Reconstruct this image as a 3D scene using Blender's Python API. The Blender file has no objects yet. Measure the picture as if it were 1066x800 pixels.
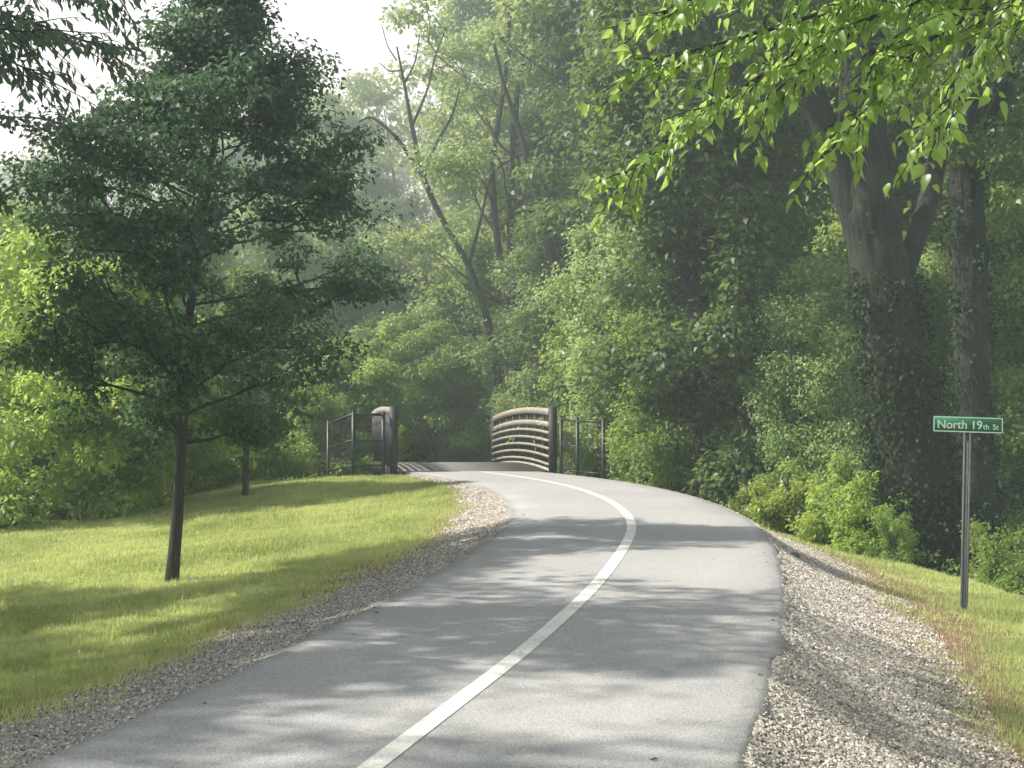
import bpy, math, random
import numpy as np
from mathutils import Vector, Matrix, Euler

R = math.radians
scene = bpy.context.scene
COL = scene.collection
rng = np.random.default_rng(7)
random.seed(7)

# ------------------------------------------------------------------ camera
EYE = 1.6
FPX = 1540.0                      # focal length in photo pixels (photo 1066 wide)
PITCH = math.atan(61 / FPX)
cam_d = bpy.data.cameras.new('camera')
cam = bpy.data.objects.new('camera', cam_d)
COL.objects.link(cam)
cam.location = (0, 0, EYE)
cam.rotation_euler = (R(90) + PITCH, 0, 0)
cam_d.sensor_width = 36
cam_d.lens = 36 * FPX / 1066
cam_d.clip_start = 0.1
cam_d.clip_end = 3000
scene.camera = cam

# ------------------------------------------------------------------ world and sun
SUN_EL, SUN_AZ = R(45), R(-86)    # azimuth measured from +Y towards +X
w = bpy.data.worlds.new('World')
scene.world = w
w.use_nodes = True
nt = w.node_tree
nt.nodes.clear()
out = nt.nodes.new('ShaderNodeOutputWorld')
bg = nt.nodes.new('ShaderNodeBackground')
sky = nt.nodes.new('ShaderNodeTexSky')
sky.sky_type = 'NISHITA'
sky.sun_disc = False
sky.sun_elevation = SUN_EL
sky.sun_rotation = SUN_AZ
sky.air_density = 1.3
sky.dust_density = 3.0
sky.ozone_density = 1.0
tcw = nt.nodes.new('ShaderNodeTexCoord')
mpw = nt.nodes.new('ShaderNodeMapping')
mpw.inputs['Scale'].default_value = (1.2, 1.2, 4.0)
nzw = nt.nodes.new('ShaderNodeTexNoise')
nzw.inputs['Scale'].default_value = 1.8
nzw.inputs['Detail'].default_value = 6
rpw = nt.nodes.new('ShaderNodeMapRange')
rpw.inputs['From Min'].default_value = 0.25
rpw.inputs['From Max'].default_value = 0.75
rpw.inputs['To Min'].default_value = 0.75
rpw.inputs['To Max'].default_value = 0.95
mxw = nt.nodes.new('ShaderNodeMix')
mxw.data_type = 'RGBA'
mxw.inputs[7].default_value = (25.0, 26.0, 25.3, 1)
nt.links.new(tcw.outputs['Generated'], mpw.inputs['Vector'])
nt.links.new(mpw.outputs[0], nzw.inputs['Vector'])
nt.links.new(nzw.outputs[0], rpw.inputs['Value'])
sxw = nt.nodes.new('ShaderNodeSeparateXYZ'); nt.links.new(tcw.outputs['Generated'], sxw.inputs[0])
low = nt.nodes.new('ShaderNodeMapRange')      # haze whitens the sky towards the horizon
low.inputs['From Min'].default_value = 0.33; low.inputs['From Max'].default_value = 0.5
low.inputs['To Min'].default_value = 1.0; low.inputs['To Max'].default_value = 0.03
nt.links.new(sxw.outputs['Z'], low.inputs['Value'])
mlw = nt.nodes.new('ShaderNodeMath'); mlw.operation = 'MULTIPLY'
nt.links.new(rpw.outputs[0], mlw.inputs[0]); nt.links.new(low.outputs[0], mlw.inputs[1])
nt.links.new(mlw.outputs[0], mxw.inputs[0])
nt.links.new(sky.outputs[0], mxw.inputs[6])
nt.links.new(mxw.outputs[2], bg.inputs['Color'])
bg.inputs['Strength'].default_value = 0.062
nt.links.new(bg.outputs[0], out.inputs['Surface'])

sd = bpy.data.lights.new('sun', 'SUN')
sun = bpy.data.objects.new('sun', sd)
COL.objects.link(sun)
sd.energy = 5.0
sd.angle = R(0.8)
sd.color = (1.0, 0.97, 0.88)
sdir = Vector((math.sin(SUN_AZ) * math.cos(SUN_EL), math.cos(SUN_AZ) * math.cos(SUN_EL), math.sin(SUN_EL)))
sun.rotation_euler = sdir.to_track_quat('Z', 'Y').to_euler()
sun.location = (-30, 30, 40)

scene.view_settings.view_transform = 'Standard'
scene.view_settings.look = 'None'
scene.view_settings.exposure = 0
scene.cycles.use_denoising = True
scene.cycles.film_exposure = 1.45      # the photograph is a little overexposed
scene.cycles.max_bounces = 8
scene.cycles.diffuse_bounces = 4
scene.cycles.transmission_bounces = 5
scene.cycles.glossy_bounces = 2
scene.cycles.volume_bounces = 0
scene.cycles.sample_clamp_indirect = 4.0

# ------------------------------------------------------------------ helpers: tags, meshes
def tag(o, label=None, cat=None, group=None, kind=None):
    if label: o['label'] = label
    if cat: o['category'] = cat
    if group: o['group'] = group
    if kind: o['kind'] = kind
    return o

def empty(name, loc, rz=0.0, label=None, cat=None, group=None):
    o = bpy.data.objects.new(name, None)
    COL.objects.link(o)
    o.location = loc
    o.rotation_euler = (0, 0, rz)
    o.empty_display_size = 0.3
    return tag(o, label, cat, group)

class MB:
    """collects polygons as numpy arrays and links them as one mesh"""
    def __init__(self):
        self.v, self.f, self.n, self.a = [], {}, 0, {}
    def add(self, V, F, rnd=None):
        V = np.asarray(V, float).reshape(-1, 3)
        F = np.asarray(F, int)
        k = F.shape[1]
        self.f.setdefault(k, []).append(F + self.n)
        self.a.setdefault(k, []).append(np.full(len(F), 0.5) if rnd is None else np.asarray(rnd, float))
        self.v.append(V)
        self.n += len(V)
        return self
    def box(self, c, s, rot=None):
        c = np.array(c, float); h = np.array(s, float) / 2
        V = np.array([[x, y, z] for x in (-1, 1) for y in (-1, 1) for z in (-1, 1)]) * h
        if rot is not None: V = V @ np.array(rot).T
        F = [[0, 1, 3, 2], [4, 6, 7, 5], [0, 4, 5, 1], [2, 3, 7, 6], [0, 2, 6, 4], [1, 5, 7, 3]]
        return self.add(V + c, F)
    def tube(self, P, rad, seg=8, cap=True, ridge=0.0):
        P = np.asarray(P, float); n = len(P)
        rad = np.broadcast_to(np.asarray(rad, float), (n,))
        T = np.gradient(P, axis=0) if n > 2 else np.repeat([P[-1] - P[0]], n, axis=0)
        T /= np.linalg.norm(T, axis=1)[:, None] + 1e-9
        ref = np.array([0, 0, 1.0]) if abs(T[0][2]) < 0.9 else np.array([1.0, 0, 0])
        V = []
        u = np.cross(T[0], ref); u /= np.linalg.norm(u)
        for i in range(n):
            u = u - T[i] * np.dot(u, T[i]); u /= np.linalg.norm(u) + 1e-9
            b = np.cross(T[i], u)
            a = np.arange(seg) * 2 * np.pi / seg
            V.append(P[i] + rad[i] * (np.cos(a)[:, None] * u + np.sin(a)[:, None] * b))
        if ridge:
            for i in range(n):
                a = np.arange(seg) * 2 * np.pi / seg; z = np.full(seg, i * .35)
                g = vnoise(a * 4.2, z, 1.0, 3) * (np.cos(a) * .5 + .5) + vnoise((a + np.pi) % (2 * np.pi) * 4.2, z, 1.0, 7) * (.5 - np.cos(a) * .5)
                g = g + .5 * np.abs(np.sin(a * 11 + 3 * vnoise(z, z * 0, .4, 5) + np.sin(i * .2) * 1.2)) - .25
                V[i] = P[i] + (V[i] - P[i]) * (1 + ridge * g)[:, None]
        V = np.concatenate(V)
        j = np.arange(seg); j2 = (j + 1) % seg
        F = np.concatenate([np.stack([i * seg + j, i * seg + j2, (i + 1) * seg + j2, (i + 1) * seg + j], 1) for i in range(n - 1)])
        base = self.n
        self.add(V, F)
        if cap:
            self.f.setdefault(seg, []).append(np.array([[base + (n - 1) * seg + k for k in range(seg)]]))
            self.a.setdefault(seg, []).append(np.array([0.5]))
            self.f[seg].append(np.array([[base + k for k in range(seg)][::-1]]))
            self.a[seg].append(np.array([0.5]))
        return self
    def build(self, name, mat, parent=None, smooth=False, store=False):
        V = np.concatenate(self.v) if self.v else np.zeros((0, 3))
        me = bpy.data.meshes.new(name)
        fs, st, at, off = [], [], [], 0
        for k in self.f:
            F = np.concatenate(self.f[k])
            fs.append(F.ravel()); st.append(off + np.arange(len(F)) * k); off += F.size
            at.append(np.concatenate(self.a[k]))
        loops = np.concatenate(fs).astype(np.int32); start = np.concatenate(st).astype(np.int32)
        me.vertices.add(len(V)); me.vertices.foreach_set('co', V.astype(np.float32).ravel())
        me.loops.add(len(loops)); me.loops.foreach_set('vertex_index', loops)
        me.polygons.add(len(start)); me.polygons.foreach_set('loop_start', start)
        if smooth: me.polygons.foreach_set('use_smooth', np.ones(len(start), bool))
        if store:
            a = me.attributes.new('rnd', 'FLOAT', 'FACE')
            a.data.foreach_set('value', np.concatenate(at).astype(np.float32))
        me.update(calc_edges=True)
        me.validate()
        me.materials.append(mat)
        o = bpy.data.objects.new(name, me)
        COL.objects.link(o)
        if parent: o.parent = parent
        return o

# ------------------------------------------------------------------ node material helpers
def new_mat(name):
    m = bpy.data.materials.new(name); m.use_nodes = True
    t = m.node_tree; t.nodes.clear()
    o = t.nodes.new('ShaderNodeOutputMaterial')
    p = t.nodes.new('ShaderNodeBsdfPrincipled')
    t.links.new(p.outputs[0], o.inputs['Surface'])
    return m, t, o, p
def N(t, typ, **kw):
    n = t.nodes.new(typ)
    for k, v in kw.items():
        if k in n.inputs: n.inputs[k].default_value = v
        else: setattr(n, k, v)
    return n
def ramp(t, src, stops):
    r = t.nodes.new('ShaderNodeValToRGB')
    e = r.color_ramp.elements
    while len(e) < len(stops): e.new(0.5)
    for i, (p, c) in enumerate(stops):
        e[i].position = p; e[i].color = (c[0], c[1], c[2], 1)
    t.links.new(src, r.inputs[0]); return r.outputs[0]
def noise(t, vec, scale, detail=4, rough=0.55):
    n = N(t, 'ShaderNodeTexNoise', Scale=scale, Detail=detail, Roughness=rough)
    if vec is not None: t.links.new(vec, n.inputs['Vector'])
    return n.outputs['Fac']
def mix(t, fac, a, b, mode='MIX'):
    m = t.nodes.new('ShaderNodeMix'); m.data_type = 'RGBA'; m.blend_type = mode
    for s, i in ((fac, 0), (a, 6), (b, 7)):
        if hasattr(s, 'is_output'): t.links.new(s, m.inputs[i])
        elif i == 0: m.inputs[0].default_value = s
        else: m.inputs[i].default_value = (s[0], s[1], s[2], 1)
    return m.outputs[2]
def mrange(t, src, a, b, c=0.0, d=1.0):
    m = N(t, 'ShaderNodeMapRange'); m.inputs[1].default_value = a; m.inputs[2].default_value = b
    m.inputs[3].default_value = c; m.inputs[4].default_value = d
    t.links.new(src, m.inputs[0]); return m.outputs[0]
def math_(t, op, a, b=0.0):
    m = t.nodes.new('ShaderNodeMath'); m.operation = op
    for i, s in ((0, a), (1, b)):
        if hasattr(s, 'is_output'): t.links.new(s, m.inputs[i])
        else: m.inputs[i].default_value = s
    return m.outputs[0]
def bump(t, p, src, strength, dist=0.01):
    b = N(t, 'ShaderNodeBump'); b.inputs['Strength'].default_value = strength; b.inputs['Distance'].default_value = dist
    t.links.new(src, b.inputs['Height']); t.links.new(b.outputs[0], p.inputs['Normal'])

def leaf_mat(name, dark, light, trans, tf=0.45, rough=0.42, spec=0.5):
    m, t, o, p = new_mat(name)
    at = N(t, 'ShaderNodeAttribute', attribute_name='rnd')
    tc = N(t, 'ShaderNodeTexCoord')
    oi = N(t, 'ShaderNodeObjectInfo')
    nz = noise(t, tc.outputs['Object'], 0.55, 3)
    f = math_(t, 'ADD', math_(t, 'MULTIPLY', at.outputs['Fac'], 0.55), math_(t, 'MULTIPLY', mrange(t, nz, 0.3, 0.7), 0.45))
    c = ramp(t, f, [(0.1, dark), (0.9, light)])
    hs = N(t, 'ShaderNodeHueSaturation')
    t.links.new(mrange(t, oi.outputs['Random'], 0, 1, 0.488, 0.508), hs.inputs['Hue'])
    t.links.new(mrange(t, oi.outputs['Random'], 0, 1, 0.85, 1.2), hs.inputs['Value'])
    t.links.new(c, hs.inputs['Color'])
    t.links.new(hs.outputs[0], p.inputs['Base Color'])
    p.inputs['Roughness'].default_value = rough
    p.inputs['Specular IOR Level'].default_value = spec
    tr = N(t, 'ShaderNodeBsdfTranslucent')
    t.links.new(mix(t, 0.5, hs.outputs[0], trans, 'MIX'), tr.inputs['Color'])
    ms = t.nodes.new('ShaderNodeMixShader'); ms.inputs[0].default_value = tf
    t.links.new(p.outputs[0], ms.inputs[1]); t.links.new(tr.outputs[0], ms.inputs[2])
    t.links.new(ms.outputs[0], o.inputs['Surface'])
    return m

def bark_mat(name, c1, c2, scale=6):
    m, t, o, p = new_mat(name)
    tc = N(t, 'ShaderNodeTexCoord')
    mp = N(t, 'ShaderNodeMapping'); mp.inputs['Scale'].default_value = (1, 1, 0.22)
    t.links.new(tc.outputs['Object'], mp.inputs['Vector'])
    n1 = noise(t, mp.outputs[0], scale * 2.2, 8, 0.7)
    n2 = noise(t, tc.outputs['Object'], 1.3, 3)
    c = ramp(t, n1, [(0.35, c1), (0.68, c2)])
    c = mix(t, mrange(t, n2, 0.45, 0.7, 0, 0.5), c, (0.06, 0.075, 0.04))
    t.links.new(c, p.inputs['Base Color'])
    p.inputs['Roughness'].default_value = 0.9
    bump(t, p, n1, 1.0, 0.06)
    return m

def plain(name, c, rough=0.5, metal=0.0, var=0.15, scale=8, bmp=0.1):
    m, t, o, p = new_mat(name)
    tc = N(t, 'ShaderNodeTexCoord')
    n = noise(t, tc.outputs['Object'], scale, 5, 0.6)
    col = ramp(t, n, [(0.3, tuple(x * (1 - var) for x in c)), (0.7, tuple(min(1, x * (1 + var)) for x in c))])
    t.links.new(col, p.inputs['Base Color'])
    p.inputs['Roughness'].default_value = rough; p.inputs['Metallic'].default_value = metal
    bump(t, p, n, bmp, 0.003)
    return m

M = {}
M['leaf_front'] = leaf_mat('leaf_front', (0.038, 0.078, 0.054), (0.085, 0.15, 0.085), (0.20, 0.38, 0.12), 0.40, 0.5)
M['leaf_deep'] = leaf_mat('leaf_deep', (0.03, 0.065, 0.026), (0.14, 0.215, 0.07), (0.38, 0.54, 0.10), 0.44, 0.45)
M['leaf_mid'] = leaf_mat('leaf_mid', (0.06, 0.12, 0.03), (0.31, 0.44, 0.12), (0.68, 0.90, 0.16), 0.48, 0.42)
M['leaf_pale'] = leaf_mat('leaf_pale', (0.10, 0.18, 0.06), (0.40, 0.54, 0.22), (0.76, 0.92, 0.28), 0.48, 0.40)
M['leaf_bright'] = leaf_mat('leaf_bright', (0.15, 0.24, 0.045), (0.36, 0.48, 0.12), (0.78, 0.92, 0.18), 0.52, 0.40)
M['leaf_spray'] = leaf_mat('leaf_spray', (0.03, 0.075, 0.015), (0.22, 0.38, 0.08), (0.76, 1.0, 0.24), 0.60, 0.33)
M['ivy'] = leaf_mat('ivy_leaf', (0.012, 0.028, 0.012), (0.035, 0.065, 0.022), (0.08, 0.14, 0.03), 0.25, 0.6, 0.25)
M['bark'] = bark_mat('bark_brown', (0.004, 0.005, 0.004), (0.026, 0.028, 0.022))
M['bark_grey'] = bark_mat('bark_grey', (0.020, 0.019, 0.016), (0.075, 0.070, 0.058), 9)
M['steel'] = plain('weathered_steel', (0.36, 0.33, 0.275), 0.6, 0.2, 0.25, 5)
M['post_and_shade_steel'] = plain('dark_brown_and_shaded_steel', (0.03, 0.03, 0.028), 0.6, 0.2, 0.3, 6)
M['black'] = plain('black_vinyl', (0.018, 0.02, 0.019), 0.45, 0.0, 0.2)
M['galv'] = plain('galvanised_post', (0.10, 0.115, 0.105), 0.6, 0.3, 0.2, 14)
M['green'] = plain('sign_green', (0.008, 0.17, 0.07), 0.4, 0.0, 0.08, 5, 0.02)
M['white'] = plain('sign_white', (0.72, 0.76, 0.70), 0.4, 0.0, 0.05, 9, 0.02)
M['concrete'] = plain('concrete', (0.27, 0.255, 0.235), 0.85, 0.0, 0.2, 4, 0.3)
M['timber'] = plain('timber', (0.05, 0.045, 0.04), 0.85, 0.0, 0.35, 6, 0.3)
M['rock'] = plain('dark_rock', (0.06, 0.06, 0.065), 0.8, 0.0, 0.3, 20, 0.5)
M['flower'] = plain('flower_white', (0.75, 0.75, 0.68), 0.7, 0.0, 0.05)

# ------------------------------------------------------------------ path centre line
CP = np.array([(-9.0, -22), (-5.6, -12), (-3.75, -6), (-2.1, 0), (-.60, 6.29), (-.19, 8), (.15, 9.48), (.69, 12.2), (1.15, 15.2), (1.40, 17.35),
               (1.49, 19.4), (1.40, 22), (1.02, 25.1), (.40, 28), (-.25, 30.6), (-.87, 33.3), (-1.45, 37), (-2.28, 42.5), (-3.3, 48), (-5.6, 54), (-11, 60), (-20, 64)])
def catmull(P, k=24):
    out = []
    for i in range(1, len(P) - 2):
        p0, p1, p2, p3 = P[i - 1], P[i], P[i + 1], P[i + 2]
        for j in range(k):
            u = j / k
            out.append(0.5 * ((2 * p1) + (-p0 + p2) * u + (2 * p0 - 5 * p1 + 4 * p2 - p3) * u * u + (-p0 + 3 * p1 - 3 * p2 + p3) * u ** 3))
    out.append(P[-2])
    return np.array(out)
CL = catmull(CP)
# light smoothing, then equal spacing
for _ in range(60):
    CL[1:-1] = CL[1:-1] * 0.5 + (CL[:-2] + CL[2:]) * 0.25
sl = np.concatenate([[0], np.cumsum(np.linalg.norm(np.diff(CL, axis=0), axis=1))])
ss = np.arange(0, sl[-1], 0.2)
CL = np.stack([np.interp(ss, sl, CL[:, 0]), np.interp(ss, sl, CL[:, 1])], 1)
TN = np.gradient(CL, axis=0); TN /= np.linalg.norm(TN, axis=1)[:, None]
NR = np.stack([TN[:, 1], -TN[:, 0]], 1)      # to the right of travel
HALF = 1.53
BR0 = np.array([-0.87, 33.3]); BR1 = np.array([-2.28, 42.5])

def zroad(y):
    y = np.asarray(y, float)
    z = 0.0344 * y
    top = 0.965
    k = 0.09                     # soft minimum with the bridge approach level
    z = -k * np.log(np.exp(-z / k) + np.exp(-top / k))
    return np.maximum(z, -0.6)

def lateral(x, y):
    """signed lateral distance to the centre line (+ right) and the y of the nearest centre point"""
    x = np.asarray(x, float).ravel(); y = np.asarray(y, float).ravel()
    s = np.empty(len(x)); yc = np.empty(len(x))
    for a in range(0, len(x), 20000):
        X = x[a:a + 20000, None]; Y = y[a:a + 20000, None]
        D = (X - CL[None, :, 0]) ** 2 + (Y - CL[None, :, 1]) ** 2
        i = D.argmin(1)
        dx = X[:, 0] - CL[i, 0]; dy = Y[:, 0] - CL[i, 1]
        sg = np.sign(dx * NR[i, 0] + dy * NR[i, 1])
        s[a:a + 20000] = np.sqrt(D[np.arange(len(i)), i]) * sg
        # refine the along coordinate
        yc[a:a + 20000] = CL[i, 1] + (dx * TN[i, 0] + dy * TN[i, 1]) * TN[i, 1]
    return s, yc

def sstep(a, b, v):
    u = np.clip((v - a) / (b - a), 0, 1); return u * u * (3 - 2 * u)

def vnoise(x, y, f, seed=0):
    """cheap smooth value noise"""
    x = np.asarray(x) * f; y = np.asarray(y) * f
    xi = np.floor(x).astype(int); yi = np.floor(y).astype(int); u = x - xi; v = y - yi
    u = u * u * (3 - 2 * u); v = v * v * (3 - 2 * v)
    def h(a, b):
        n = np.sin(a * 127.1 + b * 311.7 + seed * 74.7) * 43758.5453
        return n - np.floor(n)
    return (h(xi, yi) * (1 - u) + h(xi + 1, yi) * u) * (1 - v) + (h(xi, yi + 1) * (1 - u) + h(xi + 1, yi + 1) * u) * v - 0.5

def lawn_edge_y(x):
    """far edge of the mown lawn left of the path"""
    return np.interp(x, [-30, -14, -8.6, -7.5, -6.5, -5.0, -4.0, -2.2], [17, 21, 25.0, 27.3, 29.6, 32.3, 34.0, 34.6])

def woods_mask(x, y, s):
    left = sstep(-0.3, 0.9, y - lawn_edge_y(x)) * (s < 0)
    right = sstep(-0.3, 0.6, s - np.interp(y, [0, 8, 14, 17, 22, 26, 30, 33], [7.5, 7.0, 6.0, 5.5, 4.3, 3.1, 2.6, 2.5])) * (s > 0)
    far = sstep(34.2, 35.0, y)
    return np.clip(left + right + far, 0, 1)

def ground_z(x, y):
    shp = np.shape(x)
    x = np.asarray(x, float).ravel(); y = np.asarray(y, float).ravel()
    s, yc = lateral(x, y)
    t = np.abs(s) - HALF
    tp = np.clip(t, 0, 60)
    dr = 0.75 * (1 - np.exp(-tp / 1.2)) + 0.07 * np.minimum(tp, 12)
    dl = 0.5 * (1 - np.exp(-tp / 2.0)) + 0.03 * np.minimum(tp, 15)
    # the lawn swells up to the bridge approach
    kk = 1 - (1 - np.interp(yc, [19, 30], [1, .22])) * (1 - sstep(2.2, 6.5, tp))
    dl = dl * kk
    z = zroad(yc) - np.where(s > 0, dr, dl)
    z += np.where(t < 0, -0.03, -0.03)
    # creek valley crossing under the bridge
    wdt = 37.9 + 0.12 * (x + 1.5)
    cr = np.exp(-((y - wdt) / 3.0) ** 2)
    off_bridge = 1.0
    z -= cr * 2.2 * off_bridge
    # ground beyond the lawn falls to the woods, then rises far away
    wm = woods_mask(x, y, s)
    z -= wm * 0.35 * sstep(0, 4, t)
    z += vnoise(x, y, 0.9) * 0.10 * sstep(0.4, 2.5, t) + vnoise(x, y, 0.25, 3) * 0.25 * sstep(2, 6, t) * (0.25 + 0.75 * wm)
    z += vnoise(x, y, 4.0, 5) * 0.025 * sstep(0.05, 0.8, t)
    z += 6.0 * sstep(60, 160, y) + 0.0
    return z.reshape(shp)

def dry_patch(x, y, t):
    return sstep(.0, .16, vnoise(x, y, .38, 23)) * (1 - sstep(1.9, 2.7, t))

def edge_off(s, yc):
    """distance outside the asphalt, stretched where the gravel band is narrower"""
    t = np.abs(s) - HALF
    return np.where(s < 0, t * np.interp(yc, [6, 12, 20, 25, 30], [.72, 1.0, 1.5, 2.6, 3.8]), t * np.interp(yc, [6, 20, 30], [.92, 1.0, 1.3]))

# ------------------------------------------------------------------ ground sheet
def axis(parts):
    a = [np.arange(lo, hi, st) for lo, hi, st in parts]
    return np.concatenate(a + [[parts[-1][1]]])
gx = axis([(-400, -60, 34), (-60, -14, 2.0), (-14, 12, 0.16), (12, 60, 2.0), (60, 400, 34)])
gy = axis([(-120, -12, 12), (-12, 3, 0.6), (3, 36, 0.16), (36, 70, 0.8), (70, 200, 10), (200, 600, 50)])
GX, GY = np.meshgrid(gx, gy)
GZ = ground_z(GX, GY)
S_, YC_ = lateral(GX, GY)
WM = woods_mask(GX.ravel(), GY.ravel(), S_)
nx, ny = len(gx), len(gy)
i = np.arange(ny - 1)[:, None] * nx + np.arange(nx - 1)[None, :]
F = np.stack([i, i + 1, i + nx + 1, i + nx], -1).reshape(-1, 4)

gm, t, o_, p = new_mat('ground_mix')
geo = N(t, 'ShaderNodeNewGeometry')
P = geo.outputs['Position']
off = N(t, 'ShaderNodeAttribute', attribute_name='off').outputs['Fac']
wo = N(t, 'ShaderNodeAttribute', attribute_name='woods').outputs['Fac']
n_a = noise(t, P, 1.6, 5, 0.6); n_b = noise(t, P, 12, 5, 0.65); n_c = noise(t, P, 90, 3, 0.6); n_d = noise(t, P, 0.5, 4)
grass = ramp(t, n_b, [(0.3, (0.14, 0.17, 0.05)), (0.7, (0.28, 0.31, 0.095))])
grass = mix(t, mrange(t, n_a, 0.5, 0.72, 0, 0.6), grass, (0.25, 0.25, 0.09))
soil = ramp(t, n_b, [(0.3, (0.15, 0.10, 0.065)), (0.7, (0.36, 0.26, 0.17))])
vor = N(t, 'ShaderNodeTexVoronoi', Scale=34.0); t.links.new(P, vor.inputs['Vector'])
gravel = ramp(t, vor.outputs['Distance'], [(0.0, (0.30, 0.285, 0.26)), (0.45, (0.16, 0.15, 0.135)), (0.75, (0.05, 0.046, 0.04))])
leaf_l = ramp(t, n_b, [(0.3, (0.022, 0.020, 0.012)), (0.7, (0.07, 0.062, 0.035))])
e1 = off
e1 = math_(t, 'ADD', e1, math_(t, 'MULTIPLY', math_(t, 'SUBTRACT', n_b, 0.5), 0.8))
c = mix(t, mrange(t, e1, 0.75, 1.1), gravel, soil)
c = mix(t, mrange(t, e1, 1.5, 1.9), c, grass)
dry = N(t, 'ShaderNodeAttribute', attribute_name='dry').outputs['Fac']
c = mix(t, math_(t, 'MULTIPLY', dry, mrange(t, e1, .9, 1.5, 0, .8)), c, soil)
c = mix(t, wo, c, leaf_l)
t.links.new(c, p.inputs['Base Color'])
p.inputs['Roughness'].default_value = 0.95
p.inputs['Specular IOR Level'].default_value = 0.15
bump(t, p, math_(t, 'ADD', n_b, math_(t, 'MULTIPLY', n_c, 0.5)), 0.6, 0.03)

gmb = MB(); gmb.add(np.stack([GX.ravel(), GY.ravel(), GZ.ravel()], 1), F)
ground = gmb.build('ground', gm, smooth=True)
for nm, val in (('off', edge_off(S_, YC_) + vnoise(GX.ravel(), GY.ravel(), 1.6, 9) * .45 + vnoise(GX.ravel(), GY.ravel(), .55, 19) * .35), ('dry', dry_patch(GX.ravel(), GY.ravel(), edge_off(S_, YC_))), ('woods', WM)):
    a = ground.data.attributes.new(nm, 'FLOAT', 'POINT'); a.data.foreach_set('value', val.astype(np.float32))
tag(ground, kind='structure')

# ------------------------------------------------------------------ asphalt path
am, t, o_, p = new_mat('asphalt')
geo = N(t, 'ShaderNodeNewGeometry'); P = geo.outputs['Position']
a1 = noise(t, P, 95, 4, 0.85); a2 = noise(t, P, 1.1, 5, 0.6); a3 = noise(t, P, 9, 4, 0.6)
v = N(t, 'ShaderNodeTexVoronoi', Scale=110.0); t.links.new(P, v.inputs['Vector'])
base = ramp(t, a2, [(0.25, (0.46, 0.456, 0.446)), (0.75, (0.56, 0.556, 0.538))])
base = mix(t, mrange(t, v.outputs['Color'], 0.2, 1.0, 0, 0.7), base, (0.70, 0.69, 0.65))
base = mix(t, mrange(t, a1, 0.36, 0.58, 0.8, 0), base, (0.13, 0.13, 0.13))
a4 = noise(t, P, 0.35, 3, 0.5)
base = mix(t, mrange(t, a4, 0.45, 0.7, 0, 0.35), base, (0.32, 0.315, 0.305))
offa = N(t, 'ShaderNodeAttribute', attribute_name='off').outputs['Fac']
ed = math_(t, 'ADD', offa, math_(t, 'MULTIPLY', math_(t, 'SUBTRACT', a3, 0.5), 0.25))
base = mix(t, mrange(t, ed, 1.38, 1.56, 0, 0.6), base, (0.12, 0.115, 0.105))
t.links.new(base, p.inputs['Base Color'])
p.inputs['Roughness'].default_value = 0.85; p.inputs['Specular IOR Level'].default_value = 0.3
bump(t, p, math_(t, 'ADD', v.outputs['Distance'], a1), 0.5, 0.006)

def road_strip(name, mat, i0, i1, prof, dz=0.0, ragged=0.0, store_off=False):
    """prof: list of (lateral, drop)"""
    idx = np.arange(i0, i1)
    V = []
    for k, (l, d) in enumerate(prof):
        ll = np.full(len(idx), float(l))
        if ragged and abs(l) > HALF - 0.01:
            sg = np.sign(l)
            ll = ll + sg * ragged * (vnoise(ss[idx], ss[idx] * 0 + k // 2, 1.1, 11 + sg) + 0.7 * vnoise(ss[idx], ss[idx] * 0, 4.5, 17 + sg))
        X = CL[idx, 0] + NR[idx, 0] * ll; Y = CL[idx, 1] + NR[idx, 1] * ll
        V.append(np.stack([X, Y, zroad(CL[idx, 1]) - d + dz], 1))
    V = np.stack(V, 1)       # idx x prof x 3
    n, m = V.shape[:2]
    ii = np.arange(n - 1)[:, None] * m + np.arange(m - 1)[None, :]
    F = np.stack([ii, ii + 1, ii + m + 1, ii + m], -1).reshape(-1, 4)
    b = MB(); b.add(V.reshape(-1, 3), F)
    o = b.build(name, mat, smooth=True)
    if store_off:
        a = o.data.attributes.new('off', 'FLOAT', 'POINT')
        a.data.foreach_set('value', np.tile(np.array([abs(l) for l, d in prof]), n).astype(np.float32))
    return o
def idx_at(y): return int(np.abs(CL[:, 1] - y).argmin())
iA, iB, iC = idx_at(-18), idx_at(33.35), idx_at(42.45)
prof = [(-HALF - .03, .14), (-HALF, .035), (-HALF + .05, .015), (-1.0, .012), (-.5, .004), (0, 0), (.5, .004), (1.0, .012), (HALF - .05, .015), (HALF, .035), (HALF + .03, .14)]
path = road_strip('path', am, iA, iB, prof, 0.012, 0.07, True); tag(path, kind='structure')
path2 = road_strip('path', am, iC, len(CL) - 2, prof, 0.012, 0.05, True); tag(path2, kind='structure')

lm, t, o_, p = new_mat('line_paint')
geo = N(t, 'ShaderNodeNewGeometry'); P = geo.outputs['Position']
n1 = noise(t, P, 45, 5, 0.7); n2 = noise(t, P, 3, 3)
f = math_(t, 'ADD', math_(t, 'MULTIPLY', n1, 0.8), math_(t, 'MULTIPLY', n2, 0.3))
c = mix(t, mrange(t, f, 0.52, 0.72, 0, 0.85), (0.93, 0.90, 0.80), (0.42, 0.415, 0.40))
t.links.new(c, p.inputs['Base Color']); p.inputs['Roughness'].default_value = 0.7
bump(t, p, n1, 0.3, 0.003)
line = road_strip('painted_line', lm, iA, idx_at(32.6), [(-.055, .001), (0, 0), (.055, .001)], 0.0165)
tag(line, kind='structure')

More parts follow.
